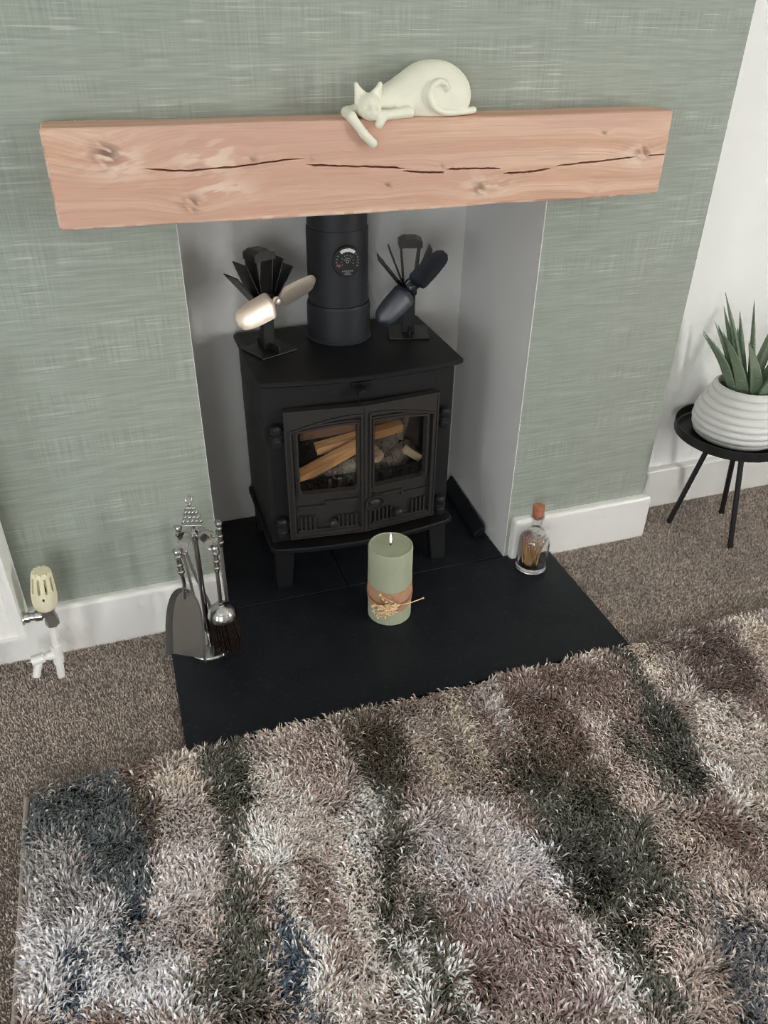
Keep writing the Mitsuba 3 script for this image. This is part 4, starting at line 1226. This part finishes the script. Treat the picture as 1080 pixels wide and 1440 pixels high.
# ------------------------------------------------------------------ shaggy rug
rug = thing('shaggy_rug', 'long pile shaggy rug streaked in taupe, cream, olive and slate lying before the hearth', 'rug')
QX0, QX1, QY0, QY1 = -.438, 1.98, -1.62, -.418
put('binding', tube([(QX0 - .003, QY0, ZC + .007), (QX0 - .003, QY1, ZC + .007)], .0050, 10), 'm_binding', rug, smooth=True, label='pale stitched edge binding')
put('backing', rbox(QX0, QX1, QY0, QY1, ZC + .001, ZC + .009, .003), 'm_shag_floor', rug, smooth=30)
RUG_PATCHES = [
    ('taupe2', [(-0.222,-0.429),(-0.144,-0.422),(-0.103,-0.502),(-0.097,-0.631),(-0.123,-0.72),(-0.147,-0.81),(-0.178,-0.918),(-0.262,-0.89),(-0.237,-0.78),(-0.242,-0.694),(-0.23,-0.587)]),
    ('whitelilac', [(-0.441,-0.654),(-0.37,-0.638),(-0.304,-0.711),(-0.211,-0.789),(-0.168,-0.837),(-0.178,-0.918),(-0.432,-0.834)]),
    ('greylight', [(-0.448,-0.516),(-0.394,-0.555),(-0.324,-0.606),(-0.293,-0.708),(-0.348,-0.709),(-0.424,-0.671),(-0.443,-0.615)]),
    ('lightgrey', [(-0.206,-0.55),(-0.116,-0.594),(-0.123,-0.72),(-0.155,-0.784),(-0.222,-0.786),(-0.254,-0.702),(-0.23,-0.616)]),
    ('slate', [(-0.445,-0.441),(-0.359,-0.419),(-0.235,-0.429),(-0.228,-0.511),(-0.242,-0.612),(-0.23,-0.684),(-0.252,-0.752),(-0.288,-0.716),(-0.313,-0.63),(-0.347,-0.571),(-0.406,-0.544),(-0.444,-0.517)]),
    ('olivebrown', [(-0.262,-0.43),(-0.222,-0.426),(-0.222,-0.513),(-0.239,-0.577),(-0.264,-0.576)]),
    ('navy', [(-0.288,-0.716),(-0.248,-0.704),(-0.259,-0.773),(-0.285,-0.765)]),
    ('navy', [(-0.382,-0.756),(-0.354,-0.754),(-0.347,-0.862),(-0.386,-0.849)]),
    ('cream', [(-0.215,-0.428),(-0.145,-0.426),(-0.116,-0.498),(-0.147,-0.537),(-0.216,-0.515)]),
    ('olive', [(-0.136,-0.422),(-0.028,-0.423),(-0.018,-0.496),(-0.054,-0.568),(-0.08,-0.665),(-0.086,-0.747),(-0.071,-0.835),(-0.087,-0.948),(-0.193,-0.913),(-0.171,-0.858),(-0.135,-0.814),(-0.116,-0.735),(-0.108,-0.641),(-0.112,-0.516)]),
    ('light', [(-0.027,-0.493),(0.102,-0.462),(0.154,-0.56),(0.153,-0.712),(0.132,-0.803),(0.12,-0.898),(0.121,-1.016),(-0.017,-0.971),(-0.012,-0.866),(-0.035,-0.764),(-0.071,-0.699),(-0.059,-0.598)]),
    ('taupebrown', [(0.04,-0.478),(0.127,-0.451),(0.152,-0.542),(0.14,-0.631),(0.074,-0.625),(0.022,-0.56)]),
    ('white', [(-0.048,-0.586),(-0.01,-0.614),(0.008,-0.708),(0.001,-0.786),(-0.031,-0.773),(-0.057,-0.701)]),
    ('white', [(0.133,-0.562),(0.168,-0.608),(0.155,-0.713),(0.128,-0.788),(0.117,-0.729),(0.123,-0.641)]),
    ('taupebrown', [(0.02,-0.683),(0.075,-0.716),(0.064,-0.844),(0.044,-0.95),(0.013,-0.94),(0.015,-0.852)]),
    ('navy', [(-0.046,-0.773),(-0.023,-0.788),(-0.017,-0.876),(-0.017,-0.971),(-0.068,-0.954),(-0.056,-0.874)]),
    ('white', [(0.004,-0.799),(0.012,-0.862),(-0.007,-0.974),(-0.022,-0.969),(-0.017,-0.887)]),
    ('olive', [(0.137,-0.45),(0.201,-0.431),(0.277,-0.435),(0.256,-0.549),(0.228,-0.66),(0.179,-0.75),(0.16,-0.812),(0.145,-0.906),(0.146,-1.024),(0.096,-1.008),(0.114,-0.902),(0.134,-0.803),(0.161,-0.715),(0.169,-0.591)]),
    ('olivebrown', [(0.137,-0.45),(0.277,-0.435),(0.257,-0.53),(0.181,-0.543)]),
    ('cream', [(0.396,-0.421),(0.443,-0.42),(0.424,-0.527),(0.417,-0.61),(0.388,-0.619),(0.382,-0.533)]),
    ('cream', [(0.273,-0.526),(0.336,-0.537),(0.334,-0.61),(0.354,-0.668),(0.304,-0.665),(0.272,-0.599)]),
    ('lightgrey', [(0.451,-0.428),(0.53,-0.424),(0.549,-0.506),(0.525,-0.599),(0.473,-0.591),(0.453,-0.516)]),
    ('lightgrey', [(0.207,-0.7),(0.322,-0.674),(0.379,-0.74),(0.414,-0.797),(0.443,-0.885),(0.408,-0.957),(0.342,-0.923),(0.3,-0.877),(0.219,-0.857),(0.177,-0.818)]),
    ('whitelilac', [(0.248,-0.736),(0.275,-0.752),(0.261,-0.818),(0.319,-0.864),(0.335,-0.885),(0.296,-0.885),(0.235,-0.85),(0.231,-0.795)]),
    ('whitelilac', [(0.357,-0.786),(0.417,-0.791),(0.45,-0.873),(0.443,-0.904),(0.391,-0.881),(0.356,-0.829)]),
    ('mauve', [(0.239,-0.87),(0.309,-0.887),(0.392,-0.951),(0.395,-1.033),(0.388,-1.104),(0.21,-1.046),(0.212,-0.962),(0.201,-0.901)]),
    ('mauvebrown', [(0.199,-0.876),(0.234,-0.881),(0.233,-0.969),(0.23,-1.052),(0.19,-1.039),(0.192,-0.967)]),
    ('olive', [(0.163,-0.839),(0.201,-0.839),(0.198,-0.923),(0.18,-1.036),(0.141,-1.023),(0.148,-0.93)]),
    ('white', [(0.198,-0.923),(0.216,-0.952),(0.22,-1.049),(0.195,-1.041),(0.189,-0.988)]),
    ('white', [(0.148,-0.847),(0.162,-0.876),(0.141,-1.023),(0.106,-1.012),(0.123,-0.933)]),
    ('white', [(0.441,-0.979),(0.454,-1.019),(0.447,-1.124),(0.408,-1.111),(0.416,-1.04)]),
    ('lightgrey', [(0.404,-0.905),(0.442,-0.956),(0.447,-1.051),(0.398,-1.088),(0.386,-0.985)]),
    ('brown', [(0.519,-0.409),(0.71,-0.419),(0.825,-0.449),(0.799,-0.566),(0.768,-0.687),(0.696,-0.719),(0.629,-0.697),(0.545,-0.651),(0.466,-0.653),(0.52,-0.578),(0.517,-0.485)]),
    ('taupe2', [(0.642,-0.536),(0.704,-0.577),(0.711,-0.696),(0.679,-0.79),(0.633,-0.742),(0.626,-0.65)]),
    ('olivebrown', [(0.434,-0.625),(0.549,-0.644),(0.62,-0.712),(0.628,-0.773),(0.548,-0.78),(0.467,-0.738),(0.436,-0.711)]),
    ('olive', [(0.449,-0.593),(0.463,-0.643),(0.594,-0.754),(0.614,-0.863),(0.614,-0.974),(0.584,-1.05),(0.524,-1.087),(0.527,-1.15),(0.452,-1.126),(0.452,-1.013),(0.441,-0.877),(0.435,-0.743)]),
    ('olivedark', [(0.439,-0.791),(0.557,-0.814),(0.57,-0.906),(0.564,-0.995),(0.478,-1.004),(0.456,-0.909)]),
    ('taupe2', [(0.525,-0.983),(0.586,-1.003),(0.576,-1.104),(0.537,-1.153),(0.487,-1.137),(0.489,-1.064)]),
    ('light', [(0.518,-0.942),(0.525,-0.983),(0.506,-1.001),(0.503,-0.975)]),
    ('olivedark', [(0.815,-0.424),(0.873,-0.428),(0.844,-0.513),(0.838,-0.6),(0.823,-0.704),(0.804,-0.806),(0.752,-0.83),(0.747,-0.762),(0.759,-0.674),(0.779,-0.57)]),
    ('olive', [(0.725,-0.624),(0.752,-0.709),(0.75,-0.78),(0.702,-0.814),(0.691,-0.726)]),
    ('cream', [(0.871,-0.417),(0.919,-0.422),(0.903,-0.521),(0.846,-0.581),(0.825,-0.541)]),
    ('taupe', [(0.812,-0.559),(0.891,-0.551),(0.92,-0.647),(0.927,-0.748),(0.847,-0.74),(0.836,-0.64)]),
    ('mauvedark', [(0.951,-0.427),(1.141,-0.441),(1.094,-0.547),(1.093,-0.617),(1.028,-0.692),(0.954,-0.626),(0.934,-0.531)]),
    ('cream', [(1.159,-0.42),(1.225,-0.416),(1.209,-0.484),(1.141,-0.562),(1.126,-0.521)]),
    ('light', [(0.907,-0.568),(0.962,-0.639),(1.001,-0.723),(0.907,-0.831),(0.866,-0.8),(0.858,-0.725)]),
    ('white', [(0.838,-0.719),(0.845,-0.785),(0.84,-0.851),(0.81,-0.849),(0.813,-0.783)]),
    ('creamlight', [(0.838,-0.834),(0.862,-0.882),(0.846,-0.9),(0.825,-0.87)]),
    ('brown', [(0.74,-0.793),(0.784,-0.841),(0.831,-0.918),(0.737,-1.027),(0.726,-0.97),(0.724,-0.868)]),
    ('lighttaupe', [(0.674,-0.797),(0.702,-0.846),(0.713,-0.931),(0.705,-1.004),(0.719,-1.046),(0.681,-1.058),(0.652,-0.989),(0.651,-0.904)]),
    ('charcoal', [(0.641,-1.021),(0.698,-1.021),(0.7,-1.077),(0.611,-1.178),(0.551,-1.158)]),
]
DYE = {'taupe': (162, 147, 139), 'taupe2': (180, 164, 155), 'lighttaupe': (176, 160, 150), 'whitelilac': (210, 206, 209), 'greylight': (152, 147, 146), 'lightgrey': (200, 189, 186), 'slate': (86, 90, 92), 'olivebrown': (92, 80, 66),
       'navy': (66, 78, 92), 'cream': (206, 191, 176), 'olive': (88, 86, 75), 'light': (220, 207, 199), 'taupebrown': (166, 148, 140), 'white': (236, 230, 223), 'mauve': (148, 128, 124), 'mauvebrown': (122, 100, 92), 'brown': (132, 112, 103),
       'olivedark': (70, 69, 60), 'mauvedark': (112, 94, 88), 'creamlight': (220, 206, 190), 'charcoal': (100, 100, 104)}
rng = np.random.default_rng(17)
gs = .0029
px_, py_ = np.meshgrid(np.arange(QX0 + .010, 1.62, gs), np.arange(-1.36, QY1 - .004, gs), indexing='ij')
c = np.stack([px_.ravel(), py_.ravel()], 1) + rng.uniform(-.5, .5, (px_.size, 2)) * gs
c = c[c[:, 1] > -1.36 + .0 * c[:, 0]]
n = len(c)
z0_ = np.zeros(n)
jit = c + rng.normal(0, 1, (n, 2)) * np.array([.009, .020]) * np.where(rng.random((n, 1)) < .13, 3.2, 1.0) + (np.stack([meshkit.fbm(np.c_[c * 16, z0_], 3, 4), meshkit.fbm(np.c_[c * 16, z0_ + 9], 3, 8)], 1) - .5) * np.array([.05, .10])
col = np.tile(lin(*DYE['taupe']), (n, 1))
# streaks that run from the hearth outwards where the photograph shows no distinct patch
sx = meshkit.fbm(np.c_[jit[:, 0] * 9, jit[:, 1] * 1.6, z0_], 3, 30)
col[sx > .60] = lin(*DYE['taupe2']); col[sx < .36] = lin(*DYE['brown'])
for name, P in RUG_PATCHES:
    col[contains_xy(Polygon(P).buffer(0), jit[:, 0], jit[:, 1])] = lin(*DYE[name])
col = col * 1.16 * rng.lognormal(0, .22, (n, 1)) * (0.82 + .36 * meshkit.fbm(np.c_[c * 60, z0_], 2, 5))[:, None]
glint = rng.random(n) < .04 + .14 * np.clip(col.mean(1) * 2 - .3, 0, .7)
col[glint] = col[glint] * .35 + np.array(lin(246, 240, 235)) * .65
# each strand: a narrow folded ribbon that leans with its neighbours
th_ = meshkit.fbm(np.c_[c * 9, z0_], 3, 12) * 12.0 + rng.normal(0, .75, n)
lean = rng.uniform(.35, 1.0, n)
L = .033 * rng.uniform(.7, 1.2, n)
hd = np.stack([np.cos(th_), np.sin(th_)], 1)
wd = np.stack([-np.sin(th_ + rng.normal(0, .7, n)), np.cos(th_ + rng.normal(0, .7, n))], 1)
hw = rng.uniform(.0010, .0018, n)
V = np.zeros((n, 7, 3))
for k, (up_, out_k, ws) in enumerate(((0, 0, .9), (.50, .14, 1.0), (.76, .44, 1.0))):
    mid = np.c_[c + hd * (out_k * lean * L)[:, None], ZC + .008 + up_ * L * (1.15 - .35 * lean)]
    V[:, 2 * k] = mid + np.c_[wd * (hw * ws)[:, None], np.zeros(n)]
    V[:, 2 * k + 1] = mid - np.c_[wd * (hw * ws)[:, None], np.zeros(n)]
V[:, 6] = np.c_[c + hd * (.78 * lean * L)[:, None], ZC + .008 + L * (.92 - .42 * lean)]
ff = (np.arange(n)[:, None, None] * 7 + np.array([[0, 1, 3], [0, 3, 2], [2, 3, 5], [2, 5, 4], [4, 5, 6]])[None]).reshape(-1, 3)
put('pile', (V.reshape(-1, 3), ff), 'm_shag', rug, color=np.repeat(np.clip(col, 0, .9), 7, 0), kind='stuff', smooth=True)
